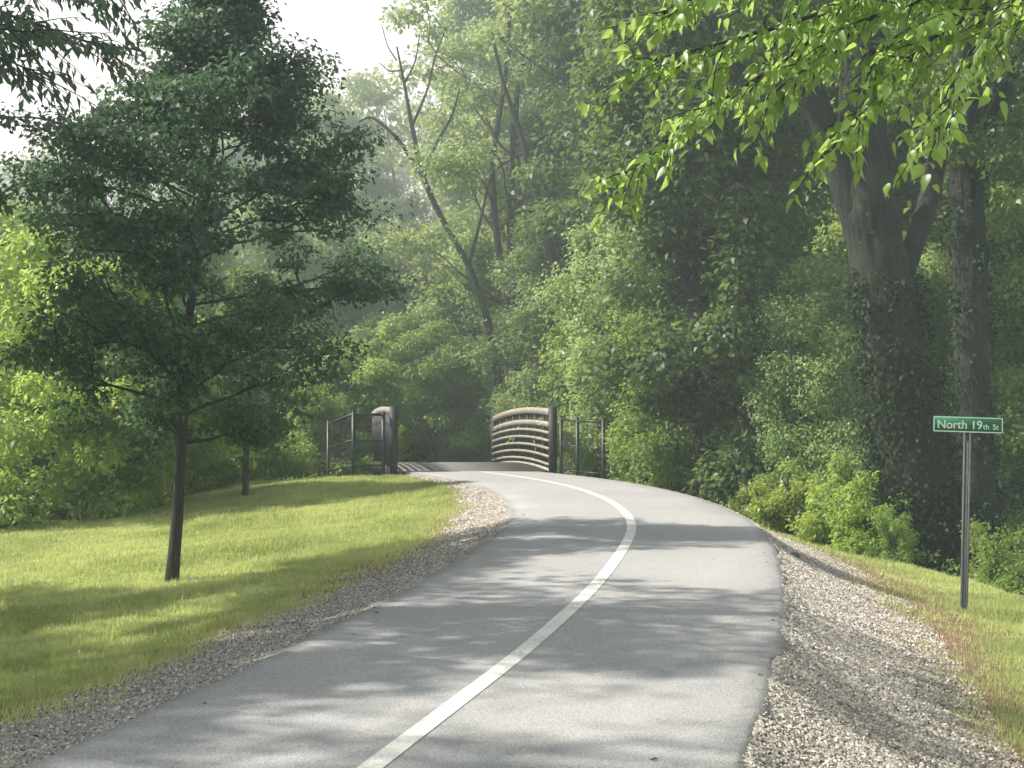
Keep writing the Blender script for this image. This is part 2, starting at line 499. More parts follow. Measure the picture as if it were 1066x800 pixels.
# ------------------------------------------------------------------ haze (a real volume of humid air)
HAZE = True
if HAZE:
    hm = bpy.data.materials.new('haze_air'); hm.use_nodes = True
    t = hm.node_tree; t.nodes.clear()
    o_ = t.nodes.new('ShaderNodeOutputMaterial')
    vs = t.nodes.new('ShaderNodeVolumeScatter')
    vs.inputs['Color'].default_value = (0.80, 1.0, 0.92, 1)
    vs.inputs['Density'].default_value = 0.0040
    vs.inputs['Anisotropy'].default_value = 0.42
    t.links.new(vs.outputs[0], o_.inputs['Volume'])
    hz = MB(); hz.box((0, 60, 9), (150, 150, 26))
    h = hz.build('haze', hm); tag(h, kind='structure')
    hm2 = hm.copy(); hm2.node_tree.nodes['Volume Scatter'].inputs['Density'].default_value = 0.008
    hz = MB(); hz.box((-32, 80, 15), (78, 76, 33))          # thicker mist over the creek woods on the sunny side
    h = hz.build('haze', hm2); tag(h, kind='structure')

# ------------------------------------------------------------------ foliage
def unit(a): return a / (np.linalg.norm(a, axis=-1, keepdims=True) + 1e-9)

def leaves(mb, C, A, Nn, L, W, r, rnd):
    """rhombic folded leaves: C base points, A axis, Nn normal"""
    n = len(C)
    A = unit(A); S = unit(np.cross(A, Nn)); U = np.cross(S, A)
    L = L[:, None]; W = W[:, None]
    b = C; tip = C + A * L - U * L * 0.18
    l = C + A * L * 0.45 + S * W * 0.5 + U * W * 0.16
    rr = C + A * L * 0.45 - S * W * 0.5 + U * W * 0.16
    V = np.stack([b, l, tip, rr], 1).reshape(-1, 3)
    k = np.arange(n)[:, None] * 4
    mb.add(V, k + np.array([[0, 1, 2, 3]]), rnd)

def big_leaves(mb, C, A, Nn, L, W, r, rnd):
    """heart shaped leaves with a folded midrib and a drip tip, for foliage near the camera"""
    n = len(C)
    A = unit(A); S = unit(np.cross(A, Nn)); U = np.cross(S, A)
    prof = [(0.0, 0.0, 0), (0.04, 0.34, .05), (0.22, 0.50, .10), (0.48, 0.44, .09), (0.75, 0.2, .04), (1.0, 0.0, 0)]
    L = L[:, None]; W = W[:, None]
    curl = r.uniform(0.05, 0.35, n)[:, None]
    mid = [C + A * L * u - U * L * curl * u * u for u, _, _ in prof]
    lf = [mid[j] + S * W * prof[j][1] + U * W * prof[j][2] for j in range(1, 5)]
    rt = [mid[j] - S * W * prof[j][1] + U * W * prof[j][2] for j in range(1, 5)]
    V = np.stack(mid + lf + rt, 1)          # 6 + 4 + 4 = 14
    k = np.arange(n)[:, None] * 14
    T3 = [[0, 6, 1], [4, 9, 5], [0, 1, 10], [4, 5, 13]]
    Q = [[1, 6, 7, 2], [2, 7, 8, 3], [3, 8, 9, 4], [1, 2, 11, 10], [2, 3, 12, 11], [3, 4, 13, 12]]
    base = mb.n
    mb.add(V.reshape(-1, 3), np.concatenate([k + np.array([q]) for q in Q]), np.tile(rnd, len(Q)))
    T = np.concatenate([k + np.array([q]) for q in T3]) + base
    mb.f.setdefault(3, []).append(T); mb.a.setdefault(3, []).append(np.tile(rnd, len(T3)))

def clump_leaves(mb, cen, rad, per, L, r, flat=0.6, outdir=None, fn=leaves, aspect=0.6, droop=0.35):
    """cen (k,3), rad (k,), per leaves each"""
    k = len(cen)
    c = np.repeat(cen, per, axis=0); rd = np.repeat(rad, per)[:, None]
    d = unit(r.normal(size=(k * per, 3)))
    rr = r.uniform(0.25, 1.0, (k * per, 1)) ** 0.5
    rr *= 1 + 0.25 * r.normal(size=(k * per, 1))
    d2 = d * np.array([1, 1, flat])
    p = c + d2 * rd * rr
    nrm = unit(d * 1.0 + np.array([0, 0, 0.6]) + r.normal(size=d.shape) * 0.42)
    ax = d * np.array([1, 1, 0.3]) + r.normal(size=d.shape) * 0.6 + np.array([0, 0, -droop])
    ll = L * r.uniform(0.65, 1.3, k * per)
    cl = np.repeat(r.uniform(0, 1, k), per)
    rnd = np.clip(0.5 * cl + 0.5 * r.uniform(0, 1, k * per), 0, 1)
    fn(mb, p, ax, nrm, ll, ll * aspect * r.uniform(0.8, 1.15, k * per), r, rnd)

def wander(p0, d0, length, n, r, wob=0.12, up=0.0):
    P = [np.array(p0, float)]; d = unit(np.array(d0, float))
    st = length / (n - 1)
    for _ in range(n - 1):
        d = unit(d + r.normal(size=3) * wob + np.array([0, 0, up]))
        P.append(P[-1] + d * st)
    return np.array(P)

def gen_tree(seed, H, cb, Rm, tr, nl, per, L, prof, leafm, barkm, clump=0.7, flat=0.55, up=0.35, lean=(0, 0), sub=4,
             trunk_wob=0.05, fn=leaves, names=('trunk', 'crown'), fill=0, aspect=0.6, bare=0, multi=1):
    """a tree rooted at the local origin: returns two linked objects"""
    r = np.random.default_rng(seed)
    tb = MB(); cm = MB(); cen = []; rad = []
    for m in range(multi):
        ang0 = r.uniform(0, 6.28)
        d0 = np.array([lean[0], lean[1], 1.0]) + (np.array([math.cos(ang0), math.sin(ang0), 0]) * 0.28 if multi > 1 else 0)
        Hv = H * (r.uniform(.5, 1.1) if multi > 4 else 1)
        T = wander((0, 0, -0.3), d0, Hv * 0.97, 14, r, trunk_wob, 0.02)
        fr = np.linspace(0, 1, 14)
        rads = tr * (1 - fr) ** 0.8 + 0.012; rads[0] *= 1.35; rads[1] *= 1.08
        tb.tube(T, rads, 10)
        for j in range(nl // multi):
            f = cb + (1 - cb) * ((j + r.uniform(0, 1)) / (nl // multi)) * 0.97
            base = np.array([np.interp(f, fr, T[:, q]) for q in range(3)])
            br = np.interp(f, fr, rads)
            Ln = Rm * prof((f - cb) / (1 - cb)) * r.uniform(0.62, 1.2)
            a = j * 2.4 + r.uniform(-0.5, 0.5)
            B = wander(base, (math.cos(a), math.sin(a), up * r.uniform(0.6, 1.6) + 0.5 * f), Ln, 7, r, 0.16, 0.03)
            tb.tube(B, np.linspace(max(0.012, br * 0.42), 0.008, 7), 6, False)
            if r.uniform() < bare: continue
            for q in range(sub):
                u = 0.35 + 0.65 * (q + 1) / sub
                bp = np.array([np.interp(u, np.linspace(0, 1, 7), B[:, x]) for x in range(3)])
                dd = unit(B[-1] - B[0])
                side = np.array([-dd[1], dd[0], 0.25]) * (1 if q % 2 else -1)
                S = wander(bp, dd * 0.6 + side + r.normal(size=3) * 0.2, Ln * 0.38 * (1.3 - 0.6 * u), 4, r, 0.2, 0.03)
                tb.tube(S, np.linspace(0.012 + br * 0.1, 0.005, 4), 4, False)
                cen.append(S[-1]); rad.append(clump * r.uniform(0.7, 1.25))
                cen.append(S[2] * 0.5 + bp * 0.5 + r.normal(size=3) * 0.1); rad.append(clump * r.uniform(0.5, 0.9))
            cen.append(B[-1]); rad.append(clump * r.uniform(0.7, 1.1))
    for _ in range(fill):
        f = r.uniform(0, 1); a = r.uniform(0, 6.28); q = r.uniform(0, 0.85) ** 0.5
        rr = Rm * prof(f) * q
        z = H * (cb + (1 - cb) * f)
        cen.append(np.array([math.cos(a) * rr + lean[0] * z, math.sin(a) * rr + lean[1] * z, z])); rad.append(clump * r.uniform(0.7, 1.2))
    cen = np.array(cen); rad = np.array(rad)
    cen[:, 2] = np.maximum(cen[:, 2], rad * 0.4)
    clump_leaves(cm, cen, rad, per, L, r, flat, fn=fn, aspect=aspect)
    return tb.build(names[0], barkm, None, True), cm.build(names[1], leafm, None, False, True)

round_p = lambda f: max(0.12, math.sin(math.pi * min(1, 0.18 + 0.82 * f)) ** 0.7)
cone_p = lambda f: max(0.15, (1 - f) ** 0.8 * (0.75 + 0.25 * min(1, f * 5)))
full_p = lambda f: max(0.2, math.cos(f * math.pi / 2) ** 0.5)
column_p = lambda f: 0.9 if f < 0.7 else max(0.25, 0.9 - (f - 0.7) * 2)

PROTO = {}
def proto(key, **kw):
    PROTO[key] = gen_tree(**kw)
    return PROTO[key]
#            seed   height crown base radius trunk  limbs leaves/clump leaf
proto('tall_a', seed=1, H=20, cb=.16, Rm=4.3, tr=.26, nl=34, per=230, L=.20, prof=round_p, leafm=M['leaf_mid'], barkm=M['bark'], clump=.95, sub=4, trunk_wob=.045, fill=50)
proto('tall_b', seed=2, H=22, cb=.12, Rm=4.0, tr=.28, nl=36, per=230, L=.19, prof=round_p, leafm=M['leaf_pale'], barkm=M['bark_grey'], clump=.85, sub=4, trunk_wob=.05, fill=50)
proto('tall_c', seed=3, H=18, cb=.10, Rm=4.2, tr=.22, nl=32, per=250, L=.18, prof=full_p, leafm=M['leaf_deep'], barkm=M['bark'], clump=.85, sub=4, fill=60)
proto('open_a', seed=4, H=21, cb=.30, Rm=4.4, tr=.16, nl=24, per=120, L=.19, prof=round_p, leafm=M['leaf_pale'], barkm=M['bark'], clump=.8, sub=3, trunk_wob=.07, fill=0, bare=.3, multi=2)
proto('under_a', seed=5, H=9, cb=.04, Rm=2.8, tr=.10, nl=26, per=210, L=.145, prof=full_p, leafm=M['leaf_mid'], barkm=M['bark_grey'], clump=.62, sub=3, fill=40, flat=.85)
proto('under_b', seed=6, H=8, cb=.04, Rm=2.7, tr=.09, nl=26, per=210, L=.14, prof=full_p, leafm=M['leaf_pale'], barkm=M['bark_grey'], clump=.6, sub=3, fill=40, multi=2, flat=.85)
proto('bush_a', seed=7, H=4.6, cb=.02, Rm=2.0, tr=.05, nl=26, per=200, L=.115, prof=full_p, leafm=M['leaf_bright'], barkm=M['bark_grey'], clump=.42, sub=3, fill=40, multi=2, aspect=.5)
proto('bush_b', seed=8, H=4.2, cb=.02, Rm=2.1, tr=.05, nl=26, per=200, L=.115, prof=full_p, leafm=M['leaf_mid'], barkm=M['bark_grey'], clump=.42, sub=3, fill=40, multi=2)
proto('weed_a', seed=9, H=1.75, cb=.02, Rm=.62, tr=.012, nl=34, per=42, L=.08, prof=full_p, leafm=M['leaf_bright'], barkm=M['bark_grey'], clump=.15, sub=2, fill=0, multi=8, aspect=.55, flat=1.2, trunk_wob=.1)
proto('weed_b', seed=10, H=1.6, cb=.02, Rm=.6, tr=.012, nl=34, per=46, L=.07, prof=full_p, leafm=M['leaf_mid'], barkm=M['bark_grey'], clump=.15, sub=2, fill=0, multi=8, aspect=.4, flat=1.2, trunk_wob=.1)
proto('vine', seed=11, H=19, cb=.05, Rm=2.6, tr=.3, nl=40, per=260, L=.17, prof=column_p, leafm=M['leaf_deep'], barkm=M['bark'], clump=.7, sub=3, fill=110, flat=1.0)
proto('vine_b', seed=12, H=9, cb=.04, Rm=2.0, tr=.2, nl=30, per=240, L=.12, prof=column_p, leafm=M['leaf_pale'], barkm=M['bark'], clump=.55, sub=3, fill=70, flat=.9)
for a, b in PROTO.values():
    a.hide_render = False
used = set()
def place(key, name, px, d, Hs, label, cat='tree', group=None, x=None, wide=1.0, rz=None, tilt=0.0, zoff=0.0):
    """Hs = wanted height factor relative to the source tree"""
    X = (px - 533) / FPX * d if x is None else x
    z = float(ground_z(np.array([X]), np.array([d]))[0]) + zoff
    root = empty(name, (X, d, z), rz if rz is not None else random.uniform(0, 6.28), label, cat, group)
    root.rotation_euler[0] = tilt
    root.scale = (Hs * wide, Hs * wide, Hs)
    for ob in PROTO[key]:
        if key not in used:
            c = ob
        else:
            c = ob.copy(); COL.objects.link(c)
        c.parent = root
    used.add(key)
    return root

G_far = 'woodland trees behind the bridge'
G_l = 'bushes along the left edge of the lawn'
G_r = 'weeds and shrubs beside the right verge'
# left side
place('bush_a', 'leafy_bush', 18, 26.5, 1.18, 'tall yellow-green bush at the lawn edge, cut by the left picture edge', 'bush', G_l)
place('bush_a', 'leafy_bush', 92, 27.8, .98, 'rounded yellow-green bush on the lawn edge, left of the slim front tree', 'bush', G_l, rz=2.1)
place('bush_b', 'leafy_bush', 160, 31.5, .95, 'shaded green bush behind the trunk of the slim front tree', 'bush', G_l, rz=1)
place('bush_a', 'leafy_bush', 285, 37.0, .80, 'sunlit bush behind the thin sapling near the fence', 'bush', G_l, rz=4)
place('bush_b', 'leafy_bush', 228, 36.5, .95, 'green bush between the slim front tree and the thin sapling', 'bush', G_l, rz=3)
place('bush_b', 'leafy_bush', 345, 41.5, .95, 'green bush rising behind the left fence wing', 'bush', G_l, rz=5)
place('under_a', 'understory_tree', 10, 36, 1.05, 'bushy green tree behind the yellow-green bush at the left picture edge', 'tree')
place('under_b', 'understory_tree', 105, 38, .95, 'pale bushy tree behind the rounded yellow-green bush', 'tree')
place('under_a', 'understory_tree', 170, 44, .95, 'bushy green tree hidden behind the slim front tree', 'tree', rz=2)
place('under_b', 'understory_tree', 262, 52, 1.2, 'pale bushy tree above the sunlit bush left of the fence', 'tree', rz=1)
place('under_a', 'understory_tree', 350, 60, 1.3, 'bushy tree rising straight behind the left fence wing', 'tree', rz=4)
place('tall_a', 'woodland_tree', 25, 76, .84, 'hazy woodland tree at the left under the overhanging dark branch', 'tree', G_far)
place('tall_b', 'woodland_tree', 95, 80, .82, 'pale hazy tree with open top left of the front tree crown', 'tree', G_far)
place('tall_c', 'woodland_tree', 205, 74, .96, 'dark woodland tree directly behind the front tree crown', 'tree', G_far)
place('tall_a', 'woodland_tree', 318, 70, 1.0, 'round-topped woodland tree under the sky gap', 'tree', G_far, rz=2)
place('tall_b', 'woodland_tree', 372, 66, .86, 'pale woodland tree left of the tall tree with bare twigs', 'tree', G_far, rz=1.4)
# centre
place('open_a', 'woodland_tree', 515, 50, .86, 'tall open tree with bare twigs on its top, standing right of the sky gap', 'tree', G_far, rz=0.6)
place('tall_b', 'woodland_tree', 560, 60, 1.05, 'tall pale tree right of the one with bare twigs', 'tree', G_far, rz=3)
place('open_a', 'woodland_tree', 570, 47, 1.0, 'tall forked tree with thin leaning limbs above the right bridge railing', 'tree', G_far, rz=3.3)
place('tall_c', 'woodland_tree', 640, 50, 1.25, 'tall dark tree above the tip of the bright leaf spray', 'tree', G_far, rz=1)
place('tall_b', 'woodland_tree', 610, 62, 1.05, 'hazy pale tree far behind the forked tree', 'tree', G_far, rz=5)
place('bush_b', 'leafy_bush', 425, 49, 1.15, 'green bush filling the far end of the bridge on the left', 'bush', G_far)
place('bush_a', 'leafy_bush', 497, 47.5, .72, 'pale yellow-green bush at the far end of the right railing', 'bush', G_far)
place('bush_b', 'leafy_bush', 458, 47, 1.05, 'nearer green bush standing in the middle of the view across the bridge deck', 'bush', G_far, rz=1.2)
place('bush_b', 'leafy_bush', 476, 51, 1.45, 'taller green bush behind the nearer one across the bridge deck', 'bush', G_far, rz=2.6)
place('under_b', 'understory_tree', 400, 54, 1.1, 'pale bushy tree over the left bridge railing', 'tree', rz=3)
place('under_a', 'understory_tree', 470, 55, 1.1, 'bushy green tree seen between the two bridge railings', 'tree', rz=1)
place('vine_b', 'understory_tree', 560, 46, .95, 'leafy climber-covered tree directly behind the right bridge railing', 'tree')
place('under_b', 'understory_tree', 525, 50, 1.1, 'pale bushy tree rising above the far end of the right railing', 'tree', rz=5)
place('under_a', 'understory_tree', 625, 40, .85, 'bushy green tree behind the right fence wing', 'tree', rz=3)
# right
place('vine_b', 'understory_tree', 665, 36, .95, 'pale sunlit tree right of the right fence wing', 'tree', rz=2.4)
place('under_a', 'understory_tree', 705, 32, .62, 'low bushy tree at the bend of the path verge', 'tree', rz=5)
place('vine', 'climber_covered_tree', 748, 31, 1.0, 'dark tree wrapped in climbers from the ground up, right of the bend', 'tree')
place('tall_c', 'woodland_tree', 700, 42, 1.2, 'tall dark tree behind the climber-covered one', 'tree', rz=2.2)
place('under_b', 'understory_tree', 800, 31, .68, 'shaded bushy tree between the climber-covered tree and the huge leaning trunk', 'tree', rz=2)
place('vine_b', 'understory_tree', 845, 29, .62, 'leafy thicket tree with glinting leaves left of the huge leaning trunk', 'tree', rz=1)
place('tall_a', 'woodland_tree', 850, 42, 1.1, 'green woodland tree seen over the glinting thicket', 'tree', G_far, rz=4)
place('under_a', 'understory_tree', 880, 36, .95, 'bushy tree behind the huge leaning trunk', 'tree', rz=1.2)
place('tall_b', 'woodland_tree', 960, 46, 1.05, 'pale tree seen between the huge trunk and the straight trunk', 'tree', G_far, rz=2)
place('under_b', 'understory_tree', 985, 33, .85, 'pale bushy tree behind the street sign', 'tree', rz=4.2)
place('under_a', 'understory_tree', 1075, 30, .80, 'sunlit bushy tree right of the street sign at the picture edge', 'tree', rz=2.8)
place('tall_a', 'woodland_tree', 1060, 40, 1.1, 'tall green tree in the right upper corner behind the trunks', 'tree', G_far, rz=.4)
place('vine', 'climber_covered_tree', 1110, 34, .9, 'dark climber-covered tree at the right picture edge', 'tree', rz=3)
place('weed_a', 'roadside_shrub', 822, 24.5, .92, 'leftmost of the bright shrubs at the foot of the huge trunk', 'shrub', G_r)
place('weed_a', 'roadside_shrub', 868, 23.2, 1.0, 'middle and tallest of the bright shrubs left of the huge trunk', 'shrub', G_r, rz=2)
place('weed_a', 'roadside_shrub', 902, 22.0, .88, 'bright shrub touching the foot of the huge leaning trunk', 'shrub', G_r, rz=4)
place('weed_b', 'roadside_shrub', 790, 26.5, .85, 'grey-green weeds behind the gravel bend left of the bright shrubs', 'shrub', G_r)
place('weed_b', 'roadside_shrub', 845, 25.0, .95, 'darker green shrub behind the row of bright shrubs', 'shrub', G_r, rz=1)
place('weed_b', 'roadside_shrub', 1035, 21.0, .78, 'grey-green weeds just right of the sign post', 'shrub', G_r, rz=2)
place('weed_b', 'roadside_shrub', 1075, 20.0, .85, 'green weeds at the right picture edge below the sign', 'shrub', G_r, rz=5)
place('weed_b', 'roadside_shrub', 930, 21.4, .55, 'low weeds at the base of the huge trunk above the grass', 'shrub', G_r, rz=3)

# ------------------------------------------------------------------ slim front tree (near, left)
young_prof = lambda f: (0.72 + 0.28 * min(1, f / 0.2)) if f < 0.42 else max(0.15, 1 - (f - 0.42) * 2.2)
PROTO['young'] = gen_tree(seed=21, H=7.9, cb=.25, Rm=2.05, tr=.060, nl=58, per=105, L=.074, prof=young_prof, leafm=M['leaf_front'], barkm=M['bark_grey'],
                          clump=.32, flat=.48, up=.14, lean=(.05, 0), sub=5, trunk_wob=.035, aspect=.62, fill=60)
place('young', 'slim_maple_tree', 178, 17, 1.0, 'slim dark-leaved tree on the lawn with a bare leaning lower trunk', 'tree', rz=0)
PROTO['sapling'] = gen_tree(seed=22, H=4.6, cb=.30, Rm=1.1, tr=.05, nl=22, per=80, L=.10, prof=young_prof, leafm=M['leaf_deep'], barkm=M['bark_grey'],
                            clump=.3, flat=.4, up=.3, sub=3, trunk_wob=.03)
place('sapling', 'thin_sapling', 257, 27.4, 1.0, 'thin sapling far down the lawn between the front tree and the fence', 'tree', rz=0)

# ------------------------------------------------------------------ huge leaning tree on the right
def px_pt(px, py, d): return np.array([(px - 533) / FPX * d, d, EYE + (461 - py) / FPX * d])
def local(P, root): return np.asarray(P) - np.array(root.location)
def trunk_tree(name, label, d, spine, forks, leaf_key, ivy, seed, crown_pts, ivy_to=.8):
    r = np.random.default_rng(seed)
    b = px_pt(spine[0][0], spine[0][1], d)
    gz = float(ground_z(np.array([b[0]]), np.array([d]))[0])
    root = empty(name, (b[0], d, gz), 0, label, 'tree')
    tb = MB(); cm = MB()
    def spl(pts, seg):
        P = np.array([px_pt(a, b_, d + (q[0] if q else 0)) for a, b_, w_, *q in pts]); W = np.array([w_ for a, b_, w_, *q in pts]) / FPX * d / 2
        P = P - np.array(root.location)
        u = np.linspace(0, len(P) - 1, (len(P) - 1) * 14 + 1)
        PP = np.stack([np.interp(u, range(len(P)), P[:, k]) for k in range(3)], 1)
        for _ in range(20): PP[1:-1] = PP[1:-1] * .5 + (PP[:-2] + PP[2:]) * .25
        WW = np.interp(u, range(len(P)), W)
        WW = WW * (1 + 0.05 * vnoise(np.arange(len(WW)), np.zeros(len(WW)), .3, seed))
        tb.tube(PP, WW, seg, True, .13 if seg > 20 else .06)
        return PP, WW
    sp = [(spine[0][0] + 2, spine[0][1] + 40, spine[0][2] * 1.6), (spine[0][0] + 1, spine[0][1] + 12, spine[0][2] * 1.22)] + spine
    PP, WW = spl(sp, 64 if spine[0][2] > 40 else 14)
    for f in forks: spl(f, 12)
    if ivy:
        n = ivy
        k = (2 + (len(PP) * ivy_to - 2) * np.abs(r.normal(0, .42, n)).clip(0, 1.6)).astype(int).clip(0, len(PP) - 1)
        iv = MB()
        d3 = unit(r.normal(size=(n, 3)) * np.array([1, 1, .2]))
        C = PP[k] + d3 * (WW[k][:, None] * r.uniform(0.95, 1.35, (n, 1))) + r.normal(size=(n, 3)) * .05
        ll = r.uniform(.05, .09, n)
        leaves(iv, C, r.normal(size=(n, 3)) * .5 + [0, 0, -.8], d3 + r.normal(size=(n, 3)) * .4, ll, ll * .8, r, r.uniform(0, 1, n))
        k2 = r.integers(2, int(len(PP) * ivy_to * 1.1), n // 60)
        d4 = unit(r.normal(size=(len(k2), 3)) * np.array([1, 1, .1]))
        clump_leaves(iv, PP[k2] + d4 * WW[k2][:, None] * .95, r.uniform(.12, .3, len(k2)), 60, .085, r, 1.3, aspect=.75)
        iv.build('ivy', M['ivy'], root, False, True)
    # crown above and around the picture
    cen, rad = [], []
    for (cx, cy, cz, rr_, num) in crown_pts:
        for _ in range(num):
            q = unit(r.normal(size=3)) * rr_ * r.uniform(.3, 1) ** .5
            cen.append(np.array([cx, cy, cz]) + q * np.array([1, 1, .6])); rad.append(.55 * r.uniform(.7, 1.3))
    if cen:
        clump_leaves(cm, np.array(cen), np.array(rad), 170, .14, r, .5)
        base = PP[-1]
        for c_ in cen[::9]:
            c_ = c_ + [0, 0, .6]
            tb.tube(wander(base, c_ - base, np.linalg.norm(c_ - base), 8, r, .14), np.linspace(.045, .01, 8), 5, False)
    tb.build('trunk', M['bark'], root, True)
    if cen: cm.build('crown', M[leaf_key], root, False, True)
    return root
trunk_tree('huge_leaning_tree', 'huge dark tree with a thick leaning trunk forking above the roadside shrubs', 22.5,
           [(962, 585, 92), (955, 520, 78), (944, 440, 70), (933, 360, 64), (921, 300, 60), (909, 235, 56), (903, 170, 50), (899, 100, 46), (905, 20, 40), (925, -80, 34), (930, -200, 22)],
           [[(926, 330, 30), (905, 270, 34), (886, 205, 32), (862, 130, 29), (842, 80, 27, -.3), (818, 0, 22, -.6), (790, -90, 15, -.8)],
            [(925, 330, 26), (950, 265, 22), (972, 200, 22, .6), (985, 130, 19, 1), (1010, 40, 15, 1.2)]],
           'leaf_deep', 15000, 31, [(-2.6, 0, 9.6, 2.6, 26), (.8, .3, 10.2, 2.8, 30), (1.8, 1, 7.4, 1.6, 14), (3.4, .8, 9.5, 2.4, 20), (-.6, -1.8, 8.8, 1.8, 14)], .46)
trunk_tree('dead_tree', 'leafless dark leaning tree with bare twig ends showing against the sky gap', 46,
           [(530, 520, 10.9), (522, 420, 9.0), (508, 330, 7.6), (488, 275, 6.6), (458, 225, 6.1), (438, 180, 6.1), (428, 130, 4.7), (420, 85, 3.2), (412, 45, 1.8)],
           [[(438, 180, 4.7), (412, 140, 3.7), (385, 118, 2.7), (372, 125, 1.8)], [(428, 130, 3.2), (445, 90, 2.3), (452, 55, 1.8), (462, 30, 1.2)], [(420, 85, 2.3), (432, 60, 1.5), (436, 30, 1.1)],
            [(412, 60, 1.8), (402, 45, 1.2), (396, 22, 1.0)], [(416, 70, 1.8), (404, 72, 1.2), (394, 62, 0.9)], [(440, 185, 4.2), (452, 150, 3.2), (470, 120, 2.7), (478, 90, 1.8)], [(488, 275, 4.2), (500, 230, 3.2), (508, 190, 2.7), (520, 160, 1.8)]],
           'leaf_mid', 0, 33, [])
trunk_tree('bare_limbed_tree', 'slender dark-limbed tree leaning left above the right bridge railing', 45,
           [(598, 520, 12.8), (592, 420, 10.9), (585, 330, 9.7), (572, 250, 8.5), (556, 190, 7.2), (540, 130, 6.0), (522, 80, 4.1), (512, 30, 2.9)],
           [[(585, 330, 6.0), (600, 270, 4.7), (612, 220, 3.5), (630, 180, 2.3)], [(572, 250, 5.4), (578, 200, 4.1), (572, 150, 3.5), (580, 110, 2.3)], [(556, 190, 4.7), (540, 165, 3.5), (520, 150, 2.9), (505, 120, 2.3)]],
           'leaf_mid', 0, 34, [(-1.2, 1.5, 12.5, 1.8, 7), (.8, 1.2, 10, 1.6, 6)])
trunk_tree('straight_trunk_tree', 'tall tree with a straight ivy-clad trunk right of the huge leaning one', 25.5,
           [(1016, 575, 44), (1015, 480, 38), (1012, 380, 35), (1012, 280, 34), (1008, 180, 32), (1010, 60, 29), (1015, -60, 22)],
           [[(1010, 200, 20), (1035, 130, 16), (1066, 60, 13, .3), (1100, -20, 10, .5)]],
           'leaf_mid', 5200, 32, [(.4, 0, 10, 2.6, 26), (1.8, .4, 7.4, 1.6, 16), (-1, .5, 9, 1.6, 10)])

# ------------------------------------------------------------------ trees just outside the frame whose branches hang into it
def spray_tree(name, label, base_xy, trunk_pts, branches, leafkey, barkkey, L, per_m, seed, spread, fn, aspect, crown=None, crown_L=None, droop=.8):
    """branches: world polylines; leaves hang from side twigs along them"""
    r = np.random.default_rng(seed)
    gz = float(ground_z(np.array([base_xy[0]]), np.array([base_xy[1]]))[0])
    root = empty(name, (base_xy[0], base_xy[1], gz), 0, label, 'tree')
    o3 = np.array(root.location)
    tb = MB(); cm = MB()
    TP = np.array(trunk_pts) - o3
    tb.tube(TP, np.linspace(.24, .10, len(TP)), 12)
    C, A, Nn = [], [], []
    for (pts, sparse) in branches:
        P = np.array(pts, float) - o3
        u = np.linspace(0, len(P) - 1, (len(P) - 1) * 6 + 1)
        PP = np.stack([np.interp(u, range(len(P)), P[:, k]) for k in range(3)], 1)
        for _ in range(3): PP[1:-1] = PP[1:-1] * .5 + (PP[:-2] + PP[2:]) * .25
        tb.tube(PP, np.linspace(.020, .003, len(PP)), 6, False)
        ln = np.concatenate([[0], np.cumsum(np.linalg.norm(np.diff(PP, axis=0), axis=1))])
        start = ln[-1] * sparse
        nt_ = max(3, int((ln[-1] - start) * per_m))
        for j in range(nt_):
            s = start + (ln[-1] - start) * (j + r.uniform(0, 1)) / nt_
            bp = np.array([np.interp(s, ln, PP[:, k]) for k in range(3)])
            dd = unit(np.array([np.interp(min(s + .1, ln[-1]), ln, PP[:, k]) for k in range(3)]) - np.array([np.interp(max(0, s - .1), ln, PP[:, k]) for k in range(3)]))
            sd = unit(np.cross(dd, [0, 0, 1])) * (1 if j % 2 else -1)
            tl = spread * r.uniform(.4, 1.1)
            TW = wander(bp, dd * .7 + sd * r.uniform(.3, 1) + [0, 0, r.uniform(-.5, .35)], tl, 6, r, .12, -.05)
            tb.tube(TW, np.linspace(.006, .002, 6), 4, False)
            nlv = max(4, int(tl / (L * .42)))
            for q in range(nlv):
                uu = (q + .6) / nlv
                c_ = np.array([np.interp(uu, np.linspace(0, 1, 6), TW[:, k]) for k in range(3)])
                td = unit(TW[-1] - TW[0])
                ls = unit(np.cross(td, [0, 0, 1])) * (1 if q % 2 else -1)
                C.append(c_ + r.normal(size=3) * .012); A.append(td * .55 + ls * .7 + np.array([0, 0, -droop]) * r.uniform(.3, 1.3) + r.normal(size=3) * .25)
                Nn.append(np.array([0, 0, 1.0]) + r.normal(size=3) * .45 - ls * .3)
    C, A, Nn = map(np.array, (C, A, Nn))
    ll = L * r.uniform(.55, 1.2, len(C))
    fn(cm, C, A, Nn, ll, ll * aspect, r, r.uniform(0, 1, len(C)))
    if crown:
        cen, rad = [], []
        for (cx, cy, cz, rr_, num) in crown:
            for _ in range(num):
                q = unit(r.normal(size=3)) * rr_ * r.uniform(.2, 1) ** .5
                cen.append(np.array([cx, cy, cz]) - o3 + q * np.array([1, 1, .55])); rad.append(.42 * r.uniform(.7, 1.3))
            hub = TP[-1]
            c3 = np.array([cx, cy, cz]) - o3
            tb.tube(np.array([TP[len(TP) // 2], (TP[len(TP) // 2] + c3) / 2 + [0, 0, .5], c3]), [.09, .06, .02], 6, False)
        clump_leaves(cm, np.array(cen), np.array(rad), 60, crown_L or L, r, .45)
    tb.build('trunk', M[barkkey], root, True)
    cm.build('crown', M[leafkey], root, False, True)
    print(name, 'leaves', len(C))
    return root
def pp(px, py, d): return tuple(px_pt(px, py, d))
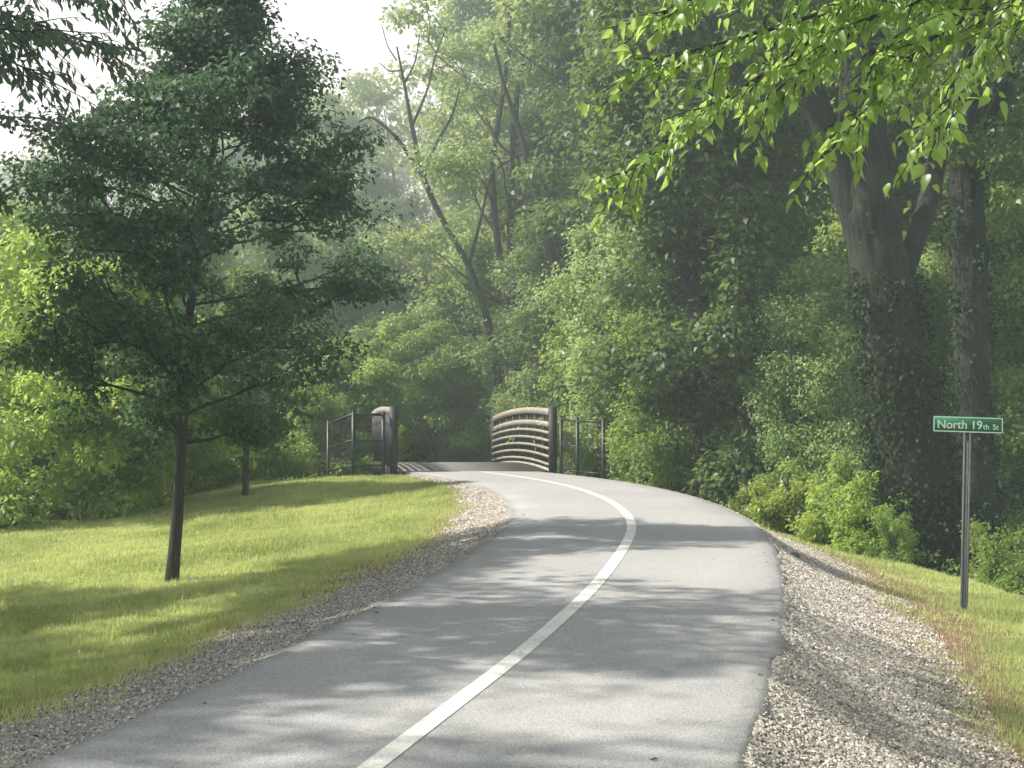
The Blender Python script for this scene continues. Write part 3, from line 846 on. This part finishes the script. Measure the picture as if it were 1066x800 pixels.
spray_tree('overhanging_tree', 'tree with big bright backlit leaves hanging over the path from the upper right', (4.6, 6.6),
           [(4.6, 6.6, -1), (4.5, 6.7, .8), (4.3, 6.8, 2.6), (4.0, 6.9, 4.4), (3.6, 7.0, 5.6)],
           [([(4.0, 6.9, 4.4), pp(1010, -60, 7.2), pp(860, 10, 7.1), pp(740, 45, 7.0), pp(665, 62, 6.9)], .25),
            ([(4.0, 6.9, 4.2), pp(930, -30, 7.3), pp(820, 60, 7.4), pp(740, 110, 7.4), pp(690, 150, 7.4), pp(645, 185, 7.4)], .30),
            ([(4.1, 6.8, 4.0), pp(1000, 10, 6.6), pp(930, 80, 6.6), pp(870, 150, 6.6)], .3),
            ([(4.1, 6.8, 4.0), pp(1060, -10, 6.4), pp(1010, 70, 6.3), pp(975, 140, 6.3)], .25),
            ([(4.1, 6.8, 4.1), pp(1000, -20, 7.0), pp(900, 20, 7.0), pp(800, 100, 6.9)], .3),
            ([(4.0, 6.9, 4.4), pp(940, -70, 6.8), pp(800, -30, 6.8), pp(690, 10, 6.7)], .3),
            ([(4.1, 6.8, 4.4), pp(1080, -60, 6.9), pp(980, 10, 6.9), pp(920, 50, 6.8)], .2)],
           'leaf_spray', 'bark_grey', .076, 30, 41, .42, big_leaves, .56,
           crown=[(3.8, 6.9, 5.9, 1.7, 46), (2.6, 7.2, 5.3, 1.2, 26), (5.2, 6.2, 5.0, 1.4, 20)], crown_L=.1, droop=.95)
spray_tree('overhanging_ash', 'dark tree whose feathery leaves hang into the upper left corner against the sky', (-6.6, 11.5),
           [(-6.6, 11.5, -.5), (-6.5, 11.5, 2), (-6.2, 11.4, 4), (-5.9, 11.3, 6), (-5.7, 11.2, 8)],
           [([(-6.2, 11.4, 5.2), pp(-80, -20, 11), pp(0, 10, 10.8), pp(60, 30, 10.6), pp(115, 50, 10.6)], .1),
            ([(-6.2, 11.4, 4.6), pp(-90, 30, 10.6), pp(-20, 50, 10.4), pp(40, 75, 10.4)], .1),
            ([(-6.0, 11.4, 5.6), pp(-60, -60, 11.2), pp(40, -30, 11), pp(120, -5, 11)], .1),
            ([(-6.2, 11.4, 5.0), pp(-90, 10, 10), pp(-20, 25, 10), pp(30, 30, 10)], .1)],
           'leaf_front', 'bark', .12, 30, 42, .55, leaves, .33,
           crown=[(-6.3, 11.2, 6.6, 2.2, 60), (-5.4, 10.6, 7.4, 1.9, 36), (-7.2, 10, 5.6, 1.9, 40)], crown_L=.13, droop=.9)
# shade trees left of the camera, outside the frame: their shadows stripe the path
PROTO['shade'] = gen_tree(seed=51, H=8.5, cb=.20, Rm=2.6, tr=.14, nl=34, per=170, L=.12, prof=round_p, leafm=M['leaf_deep'], barkm=M['bark_grey'],
                          clump=.42, flat=.3, up=.2, sub=3, aspect=.6)
PROTO['shade_thin'] = gen_tree(seed=52, H=8.5, cb=.20, Rm=2.6, tr=.14, nl=26, per=92, L=.12, prof=round_p, leafm=M['leaf_deep'], barkm=M['bark_grey'],
                          clump=.42, flat=.3, up=.2, sub=3, aspect=.6)
place('shade', 'verge_tree', 0, 14.0, 1.15, 'dark tree on the lawn left of the picture, level with the slim front tree', 'tree', 'trees beside the near path', x=-8.9)
place('shade_thin', 'verge_tree', 0, 9.2, 1.5, 'dark tree on the lawn left of the picture, shading the near path', 'tree', 'trees beside the near path', x=-10.6, rz=1)
place('shade_thin', 'verge_tree', 0, 4.0, 1.5, 'dark tree on the lawn left of the camera', 'tree', 'trees beside the near path', x=-10.0, rz=2)

# ------------------------------------------------------------------ woods behind everything (one mass)
def far_woods():
    r = np.random.default_rng(61)
    mb = MB(); tb = MB()
    cen, rad = [], []
    for row, (d0, Hm) in enumerate([(86, 1.0), (96, 1.1), (108, 1.25)]):
        half = d0 * .62
        for X in np.arange(-half, half + 4, 4.2):
            x = X + r.uniform(-1.2, 1.2); y = d0 + r.uniform(-3, 3)
            px = 533 + x / y * FPX
            top = np.interp(px, [-400, 0, 120, 190, 300, 380, 440, 520, 1400], [11, 13, 13.5, 12, 14.5, 15.5, 17, 23, 25]) * y / 66
            if row == 0 and px > 420: y -= 14
            top *= r.uniform(.88, 1.05)
            z0 = float(ground_z(np.array([x]), np.array([y]))[0])
            tb.tube(np.array([[x, y, z0 - .5], [x + r.normal() * .4, y, z0 + top * .5], [x + r.normal() * .6, y, z0 + top * .9]]), [.2, .14, .03], 6, False)
            for _ in range(44):
                f = r.uniform(0, 1) ** .8; a = r.uniform(0, 6.28)
                rr = 3.4 * max(.25, math.cos(f * 1.45) ** .5) * r.uniform(.5, 1)
                cen.append([x + math.cos(a) * rr, y + math.sin(a) * rr, z0 + f * top]); rad.append(1.15 * r.uniform(.7, 1.3))
    cen = np.array(cen); rad = np.array(rad)
    clump_leaves(mb, cen, rad, 85, .34, r, .6)
    o = mb.build('distant_woods', M['leaf_mid'], None, False, True)
    tag(o, 'mass of hazy green woodland filling the background', 'woods', kind='stuff')
    t_ = tb.build('trunk', M['bark'], o, True); t_['kind'] = 'stuff'
far_woods()

# ------------------------------------------------------------------ undergrowth along the wood edges
def undergrowth():
    r = np.random.default_rng(71)
    mb = MB()
    n = 5200
    # left edge band, valley slopes and right edge band
    xs = np.concatenate([r.uniform(-16, -2.6, n), r.uniform(2.2, 12, n), r.uniform(-20, 16, n // 2)])
    ys = np.concatenate([lawn_edge_y(xs[:n]) + r.uniform(.1, 1, n) ** 1.5 * 4, r.uniform(15, 36, n), r.uniform(41, 58, n // 2)])
    s, _ = lateral(xs, ys); wm = woods_mask(xs, ys, s)
    k = (wm > .45) & (np.abs(s) > 2.3); xs, ys = xs[k], ys[k]
    zs = ground_z(xs, ys)
    cen = np.stack([xs, ys, zs + .12], 1); rad = r.uniform(.12, .34, len(xs))
    clump_leaves(mb, cen, rad, 34, .085, r, 1.1, aspect=.42, droop=-.4)
    o = mb.build('undergrowth', M['leaf_mid'], None, False, True)
    tag(o, 'low tangled undergrowth along the edge of the woods', 'undergrowth', kind='stuff')
undergrowth()

# ------------------------------------------------------------------ grass
gmat = leaf_mat('grass_blade', (0.25, 0.31, 0.10), (0.62, 0.67, 0.30), (0.80, 0.86, 0.30), 0.45, 0.5, 0.3)
def blades(mb, x, y, h, wd, r, rnd):
    z = ground_z(x, y) - .005
    a = r.uniform(0, 6.28, len(x)); la = r.uniform(0, 6.28, len(x)); lm = r.uniform(.1, .8, len(x)) * h
    dx, dy = np.cos(a) * wd / 2, np.sin(a) * wd / 2
    V = np.stack([np.stack([x - dx, y - dy, z], 1), np.stack([x + dx, y + dy, z], 1),
                  np.stack([x + np.cos(la) * lm, y + np.sin(la) * lm, z + h], 1)], 1).reshape(-1, 3)
    k = np.arange(len(x))[:, None] * 3
    mb.add(V, k + np.array([[0, 1, 2]]), rnd)
def grass():
    r = np.random.default_rng(81)
    mb = MB()
    def scatter(n, xa, xb, ya, yb, side, tmin):
        y = r.uniform(ya ** .5 if ya > 0 else 0, yb ** .5, n) ** 2 if ya > 0 else r.uniform(ya, yb, n)
        x = r.uniform(xa, xb, n)
        px = 533 + x / np.maximum(y, 1) * FPX
        k = (px > -60) & (px < 1130); x, y = x[k], y[k]
        s, yc_ = lateral(x, y); wm = woods_mask(x, y, s)
        t_ = edge_off(s, yc_) + vnoise(x, y, 1.6, 9) * .45 + vnoise(x, y, .55, 19) * .35 + r.normal(size=len(x)) * .28
        k = (wm < .6) & (t_ > tmin) & (s * side > 0) & (r.uniform(size=len(x)) > .8 * dry_patch(x, y, t_))
        return x[k], y[k], t_[k]
    for (xs, ys, ts) in (scatter(1500000, -14, 2, 7, 36, -1, 1.45), scatter(700000, 1.5, 12, 5.5, 34, 1, 1.5)):
        dist = ys
        h = r.uniform(.022, .065, len(xs)) * (1 + .6 * (vnoise(xs, ys, 1.2, 4) + .1)) * (1 + 1.0 * np.clip(vnoise(xs, ys, 5, 14), 0, 1)) * np.where(r.uniform(size=len(xs)) < .02, 1.9, 1)
        rnd = np.clip(.5 + vnoise(xs, ys, .8, 2) * 1.0 + vnoise(xs, ys, 3.2, 6) * .9 + r.normal(size=len(xs)) * .22, 0, 1)
        blades(mb, xs, ys, h, .006 + .0006 * dist, r, rnd)
    o = mb.build('grass', gmat, None, False, True)
    tag(o, 'mown green grass covering the verges', 'grass', kind='stuff')
    # dry brown straw at the rim of the gravel
    mb = MB()
    for (side, n) in ((-1, 260000), (1, 200000)):
        x = r.uniform(-9, 7, n); y = r.uniform(5, 32, n)
        s, yc_ = lateral(x, y)
        t_ = edge_off(s, yc_) + vnoise(x, y, 1.6, 9) * .45 + vnoise(x, y, .55, 19) * .35
        k = (s * side > 0) & ((np.abs(t_ - 1.28) < .6 * r.uniform(0, 1, n)) | ((t_ > 1.2) & (dry_patch(x, y, t_) > r.uniform(.3, 1, n)))); x, y = x[k], y[k]
        blades(mb, x, y, r.uniform(.01, .045, len(x)), .012, r, r.uniform(0, 1, len(x)))
    sm = plain('straw', (0.52, 0.385, 0.225), .9, 0, .4, 3, .1)
    o = mb.build('dry_grass', sm); tag(o, 'dry brown grass stubble between gravel and lawn', 'dry grass', kind='stuff')
    # clover heads
    mb = MB()
    n = 500
    x = r.uniform(-12, -1, n); y = r.uniform(9, 33, n)
    s, _ = lateral(x, y); wm = woods_mask(x, y, s)
    k = (s < -HALF - 1.5) & (wm < .3) & (vnoise(x, y, .5, 8) > -.02); x, y = x[k], y[k]
    z = ground_z(x, y) + r.uniform(.05, .09, len(x))
    O = np.array([[1, 0, 0], [-1, 0, 0], [0, 1, 0], [0, -1, 0], [0, 0, 1], [0, 0, -1]]) * .011
    V = (np.stack([x, y, z], 1)[:, None] + O[None]).reshape(-1, 3)
    T = np.array([[0, 2, 4], [2, 1, 4], [1, 3, 4], [3, 0, 4], [2, 0, 5], [1, 2, 5], [3, 1, 5], [0, 3, 5]])
    mb.add(V, (np.arange(len(x))[:, None, None] * 6 + T[None]).reshape(-1, 3))
    o = mb.build('clover_flowers', M['flower']); tag(o, 'tiny white clover heads dotted over the left lawn', 'flowers', kind='stuff')
grass()

# ------------------------------------------------------------------ gravel
def gravel():
    r = np.random.default_rng(91)
    mat, t, o_, p = new_mat('gravel_stone')
    at = N(t, 'ShaderNodeAttribute', attribute_name='rnd')
    c = ramp(t, at.outputs['Fac'], [(0.0, (0.08, 0.068, 0.054)), (0.4, (0.31, 0.28, 0.23)), (0.75, (0.56, 0.515, 0.43)), (1.0, (0.85, 0.82, 0.75))])
    t.links.new(c, p.inputs['Base Color']); p.inputs['Roughness'].default_value = .85
    mb = MB()
    base = np.array([[1, 0, 0], [.5, .87, .05], [-.5, .87, 0], [-1, 0, .05], [-.5, -.87, 0], [.5, -.87, 0], [.25, .1, 1], [-.35, -.1, .85]])
    T = np.array([[0, 1, 6], [1, 2, 6], [2, 7, 6], [2, 3, 7], [3, 4, 7], [4, 5, 7], [5, 6, 7], [5, 0, 6]])
    n = 800000
    i = r.integers(idx_at(4.5), idx_at(33.2), n)
    side = np.where(r.uniform(size=n) < .5, -1.0, 1.0)
    tt = -.04 + 1.45 * r.uniform(0, 1, n) ** 1.15
    y0 = CL[i, 1]
    keep = r.uniform(size=n) < np.clip(11 / np.maximum(y0, 4), .30, 1)
    i, side, tt = i[keep], side[keep], tt[keep]
    al = r.uniform(-.1, .1, len(i))
    x = CL[i, 0] + NR[i, 0] * side * (HALF + tt) + TN[i, 0] * al; y = CL[i, 1] + NR[i, 1] * side * (HALF + tt) + TN[i, 1] * al
    tn = edge_off(side * (HALF + tt), CL[i, 1]) + vnoise(x, y, 1.6, 9) * .45 + vnoise(x, y, .55, 19) * .35
    k = (tn < .62 + .9 * r.uniform(0, 1, len(x)) ** 1.5) ; x, y, tt = x[k], y[k], tt[k]
    z = ground_z(x, y)
    n = len(x)
    sz = (.0035 + .0105 * r.uniform(0, 1, n) ** 1.6) * (1 + .03 * y)
    B = base[None] * (1 + r.normal(size=(n, 8, 3)) * .18)
    B = B * np.stack([sz, sz * r.uniform(.5, .9, n), sz * r.uniform(.4, .9, n)], 1)[:, None]
    a = r.uniform(0, 6.28, n); ca, sa = np.cos(a)[:, None], np.sin(a)[:, None]
    X = B[..., 0] * ca - B[..., 1] * sa; Y = B[..., 0] * sa + B[..., 1] * ca
    tx = r.normal(size=(n, 1)) * .35
    Z = B[..., 2] + X * tx
    V = np.stack([X + x[:, None], Y + y[:, None], Z + z[:, None] + .002], -1)
    mb.add(V.reshape(-1, 3), (np.arange(n)[:, None, None] * 8 + T[None]).reshape(-1, 3), np.repeat(np.clip(r.normal(.5, .24, n), 0, 1), 8))
    o = mb.build('gravel', mat, None, False, True)
    tag(o, 'loose grey gravel on both shoulders of the path', 'gravel', kind='stuff')
    print('gravel', n)
gravel()

def litter():
    r = np.random.default_rng(101)
    n = 420
    i = r.integers(idx_at(5), idx_at(30), n); side = np.where(r.uniform(size=n) < .35, -1.0, 1.0)
    off = HALF + r.normal(.5, .4, n)
    x = CL[i, 0] + NR[i, 0] * side * off; y = CL[i, 1] + NR[i, 1] * side * off
    z = np.where(off > HALF + .02, ground_z(x, y) + .018, zroad(y) + .016)
    mb = MB(); L_ = r.uniform(.015, .05, n)
    leaves(mb, np.stack([x, y, z], 1), np.stack([r.normal(size=n), r.normal(size=n), r.uniform(0, .25, n)], 1), np.array([0, 0, 1.0]) + r.normal(size=(n, 3)) * .25, L_, L_ * .55, r, r.uniform(0, 1, n))
    o = mb.build('fallen_leaves', plain('dry_leaf', (.14, .10, .06), .9, 0, .6, 2, .1)); tag(o, 'brown leaf litter blown along the path edges', 'leaf litter', kind='stuff')
litter()
# one dark rock on the right shoulder
def rock(name, px, py_d, size, label, mat, seed):
    r = np.random.default_rng(seed)
    import bmesh
    bm = bmesh.new(); bmesh.ops.create_icosphere(bm, subdivisions=2, radius=1)
    for v_ in bm.verts:
        q = 1 + .28 * math.sin(v_.co.x * 3 + seed) * math.cos(v_.co.y * 4) + r.normal() * .05
        v_.co = Vector((v_.co.x * size[0] * q, v_.co.y * size[1] * q, max(v_.co.z, -.3) * size[2] * q))
    me = bpy.data.meshes.new(name); bm.to_mesh(me); bm.free(); me.materials.append(mat)
    o = bpy.data.objects.new(name, me); COL.objects.link(o)
    x = (px - 533) / FPX * py_d
    o.location = (x, py_d, float(ground_z(np.array([x]), np.array([py_d]))[0]) + size[2] * .25)
    tag(o, label, 'rock')
rock('dark_rock', 826, 15.9, (.06, .05, .045), 'small dark rock lying on the right gravel shoulder at the bend', M['rock'], 3)
rock('garden_stone', 205, 17.1, (.09, .07, .04), 'low stone in the grass beside the slim front tree', M['concrete'], 5)

# ------------------------------------------------------------------ bridge
bdir = unit(BR1 - BR0); bn = np.array([bdir[1], -bdir[0]]); BL = float(np.linalg.norm(BR1 - BR0))
BZ = float(zroad(33.3)) + .01
bridge = empty('footbridge', (BR0[0], BR0[1], BZ), -math.atan2(bdir[0], bdir[1]), 'steel footbridge with arched railings at the end of the path', 'bridge')
# local frame: x right, y along
def camb(y): return .13 * (1 - ((y - BL / 2) / (BL / 2)) ** 2)
ys = np.linspace(0, BL, 33)
def arc(zoff, x, w_, h_, mat, name, parent):
    mb = MB(); z = camb(ys) + zoff
    rect = np.array([[-w_ / 2, -h_ / 2], [w_ / 2, -h_ / 2], [w_ / 2, h_ / 2], [-w_ / 2, h_ / 2]])
    V = np.stack([np.stack([np.full(33, x + q[0]), ys, z + q[1]], 1) for q in rect], 1)
    i = np.arange(32)[:, None] * 4; j = np.arange(4)[None]; j2 = (j + 1) % 4
    F = np.stack([i + j, i + j2, i + 4 + j2, i + 4 + j], -1).reshape(-1, 4)
    mb.add(V.reshape(-1, 3), F); mb.f[4].append(np.array([[0, 3, 2, 1], [128, 129, 130, 131]])); mb.a[4].append(np.array([.5, .5]))
    return mb.build(name, mat, parent)
# deck
mb = MB(); zz = camb(ys)
for a_, b_ in zip(range(32), range(1, 33)):
    pass
nb = int(BL / .15)
for k in range(nb):
    yc = (k + .5) * BL / nb
    mb.box((0, yc, float(camb(yc)) - .028), (3.42, BL / nb - .006, .05))
mb.build('deck', M['concrete'], bridge)
for sx in (-1, 1):
    X = sx * 1.80
    SM = M['steel'] if sx > 0 else M['post_and_shade_steel']  # left railing below its top chord: shade painted in as the dark post colour
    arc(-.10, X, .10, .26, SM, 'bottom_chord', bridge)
    arc(1.32, X, .10, .15, M['steel'], 'top_chord', bridge)
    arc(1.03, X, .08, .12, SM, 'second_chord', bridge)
    for hz_ in (.85, .67, .49, .31, .13):
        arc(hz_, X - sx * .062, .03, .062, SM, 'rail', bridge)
    for k in range(1, 8):
        y = k * BL / 8
        MB().box((X + sx * .02, y, float(camb(y)) + .62), (.07, .07, 1.34)).build('railing_post', M['post_and_shade_steel'], bridge)
    mb = MB()
    for k in range(76):
        y = (k + .5) * BL / 76; mb.box((X + sx * .03, y, float(camb(y)) + .65), (.016, .016, 1.3))
    mb.build('pickets', M['post_and_shade_steel'], bridge)
    for y in (-.08, BL + .08):
        MB().box((X, y, .58), (.17, .16, 1.72)).build('end_post', M['post_and_shade_steel'], bridge)
for y in (-.25, BL + .25): MB().box((0, y, -1.05), (4.0, .5, 1.95)).build('abutment', M['concrete'], bridge)

# ------------------------------------------------------------------ fence wings
def fence(name, pts, label, heights, brace=None):
    """pts: world xy of posts, chain-link between them"""
    P = [np.array([x, y, float(ground_z(np.array([x]), np.array([y]))[0])]) for x, y in pts]
    root = empty(name, tuple(P[0]), 0, label, 'fence', 'black fence wings beside the bridge')
    o3 = P[0]
    tops = []
    for p_, zt in zip(P, heights):
        b_ = MB(); a0 = p_ - o3
        zt_ = zt - o3[2]
        b_.tube(np.array([a0 + [0, 0, -.4], [a0[0], a0[1], zt_]]), .042, 10)
        b_.build('post', M['black'], root, True); tops.append(np.array([a0[0], a0[1], zt_]))
        MB().tube(np.array([[a0[0], a0[1], zt_], [a0[0], a0[1], zt_ + .02], [a0[0], a0[1], zt_ + .035]]), [.042, .04, .012], 10).build('post_cap', M['black'], root, True)
    for a0, a1 in zip(tops[:-1], tops[1:]):
        for dz, r_, nm in ((-.05, .029, 'top_rail'), (-.62, .018, 'middle_rail'), (-1.17, .018, 'bottom_rail')):
            MB().tube(np.array([a0 + [0, 0, dz], a1 + [0, 0, dz]]), r_, 8).build(nm, M['black'], root, True)
        # chain link
        mb = MB(); L_ = np.linalg.norm((a1 - a0)[:2]); Hh = 1.12; st = .10
        def q(u, v): return a0 + (a1 - a0) * (u / L_) + np.array([0, 0, -1.17 + v])
        for k in np.arange(-Hh, L_, st):
            for sg in (1, -1):
                u0, v0, u1, v1 = k, 0.0, k + Hh, Hh
                if u0 < 0: v0 -= u0; u0 = 0
                if u1 > L_: v1 -= (u1 - L_); u1 = L_
                if v1 <= v0: continue
                a_, c_ = (q(u0, v0), q(u1, v1)) if sg == 1 else (q(u0, Hh - v0), q(u1, Hh - v1))
                mb.tube(np.array([a_, c_]), .0015, 3, False)
        mb.build('wire_mesh', M['black'], root)
    if brace:
        MB().tube(np.array([tops[brace[0]] + [0, 0, -.45], tops[brace[1]] + [0, 0, -1.2]]), .014, 6).build('brace', M['galv'], root, True)
    return root
def w2(px, d): return ((px - 533) / FPX * d, d)
lx = BR0 - bn * 1.95
zf = lambda py, d: EYE + (461 - py) / FPX * d
fence('fence_wing', [(lx[0] - .05, lx[1] - .25), w2(368, 32.4), w2(342, 35.2)], 'short black chain-link fence left of the bridge turning back from a tall corner post',
      [zf(430, 33.0), zf(429, 32.4), zf(439, 35.2)], brace=None)
rx = BR0 + bn * 1.98
fence('fence_wing', [(rx[0] + .02, rx[1] - .2), w2(601, 32.6), w2(628, 32.0)], 'short black chain-link fence right of the bridge railing',
      [zf(434, 33.2), zf(436, 32.6), zf(437, 32.0)], brace=None)
# low timber kerb beside the left wing
kx, ky = w2(352, 34.6)
kb = MB().box((0, 0, 0), (1.1, .16, .12)).build('timber_kerb', M['timber'])
kb.location = (kx, ky - .6, float(ground_z(np.array([kx]), np.array([ky - .6]))[0]) + .05); kb.rotation_euler = (0, R(-3), R(8))
tag(kb, 'low weathered timber kerb at the foot of the left fence', 'kerb')

# ------------------------------------------------------------------ street sign
def sign():
    d = 16.2
    bx_, by_ = w2(1001, d)
    gz = float(ground_z(np.array([bx_]), np.array([by_]))[0])
    root = empty('street_sign', (bx_, by_, gz), R(-3), 'green street name sign North 19th St on a grey channel post in the right verge', 'sign')
    root.rotation_euler = (0, R(1.9), R(-3))
    Ht = (EYE + (461 - 434) / FPX * d) - gz
    # U channel post with flanges
    w_, h_ = .062, Ht - .02
    mb = MB()
    prof_ = np.array([(-.042, .0), (-.020, .0), (-.014, .030), (.014, .030), (.020, 0), (.042, 0), (.042, .004), (.023, .004), (.017, .034), (-.017, .034), (-.023, .004), (-.042, .004)])
    m_ = len(prof_)
    V = np.concatenate([np.column_stack([prof_, np.full(m_, z)]) for z in (-.5, h_)])
    j = np.arange(m_); j2 = (j + 1) % m_
    mb.add(V, np.stack([j, j2, j2 + m_, j + m_], 1))
    mb.f.setdefault(m_, []).append(np.array([np.arange(m_) + m_])); mb.a.setdefault(m_, []).append(np.array([.5]))
    mb.build('post', M['galv'], root)
    hb = MB()
    for k in range(int(h_ / .05)):
        z = .04 + k * .05
        if z < h_ - .25: hb.tube(np.array([[0, .0295, z], [0, .028, z]]), .0048, 8)
    hb.build('bolt_holes', M['black'], root)
    # blade
    BW, BH = .755, .175; zc = Ht - BH / 2
    def rounded(wd, ht, rad, y, n=6):
        pts = []
        for cx, cy, a0 in ((wd / 2 - rad, ht / 2 - rad, 0), (-wd / 2 + rad, ht / 2 - rad, 90), (-wd / 2 + rad, -ht / 2 + rad, 180), (wd / 2 - rad, -ht / 2 + rad, 270)):
            for k in range(n + 1):
                a = R(a0 + 90 * k / n); pts.append((cx + rad * math.cos(a), y, cy + rad * math.sin(a)))
        return np.array(pts)
    cx0 = .0
    def slab(name, wd, ht, rad, y0, y1, mat, par):
        A_ = rounded(wd, ht, rad, y0); B_ = rounded(wd, ht, rad, y1); n = len(A_)
        V = np.concatenate([A_, B_]) + [cx0, 0, zc]
        m = MB(); j = np.arange(n); j2 = (j + 1) % n
        m.add(V, np.stack([j, j2, j2 + n, j + n], 1))
        m.f.setdefault(n, []).append(np.array([np.arange(n)[::-1], np.arange(n) + n])); m.a.setdefault(n, []).append(np.array([.5, .5]))
        return m.build(name, mat, par)
    blade = slab('sign_blade', BW, BH, .018, -.006, -.002, M['green'], root)
    # border ring
    O_ = rounded(BW - .008, BH - .008, .015, -.0075); I_ = rounded(BW - .030, BH - .030, .008, -.0075); n = len(O_)
    m = MB(); j = np.arange(n); j2 = (j + 1) % n
    m.add(np.concatenate([O_, I_]) + [cx0, 0, zc], np.stack([j, j2, j2 + n, j + n], 1))
    m.build('sign_border', M['white'], blade)
    def text(s, size, x, z):
        cu = bpy.data.curves.new('lettering', 'FONT'); cu.body = s; cu.size = size; cu.extrude = .0006; cu.offset = size * .012
        ob = bpy.data.objects.new('lettering', cu); COL.objects.link(ob)
        bpy.context.view_layer.update()
        me = bpy.data.meshes.new_from_object(ob.evaluated_get(bpy.context.evaluated_depsgraph_get()))
        COL.objects.unlink(ob); bpy.data.objects.remove(ob)
        me.materials.clear(); me.materials.append(M['white'])
        o = bpy.data.objects.new('lettering', me); COL.objects.link(o); o.parent = blade
        o.location = (x, -.008, z); o.rotation_euler = (R(90), 0, 0)
        return max(v_.co.x for v_ in me.vertices)
    wn = text('North 19', .128, -.335, zc - .044)
    text('th', .082, -.335 + wn + .008, zc - .044)
    text('St', .082, .265, zc - .044)
    # bracket bolts
    for z in (zc + .04, zc - .04):
        MB().tube(np.array([[0, -.012, z], [0, -.005, z]]), .008, 8).build('bolt', M['galv'], root)
sign()
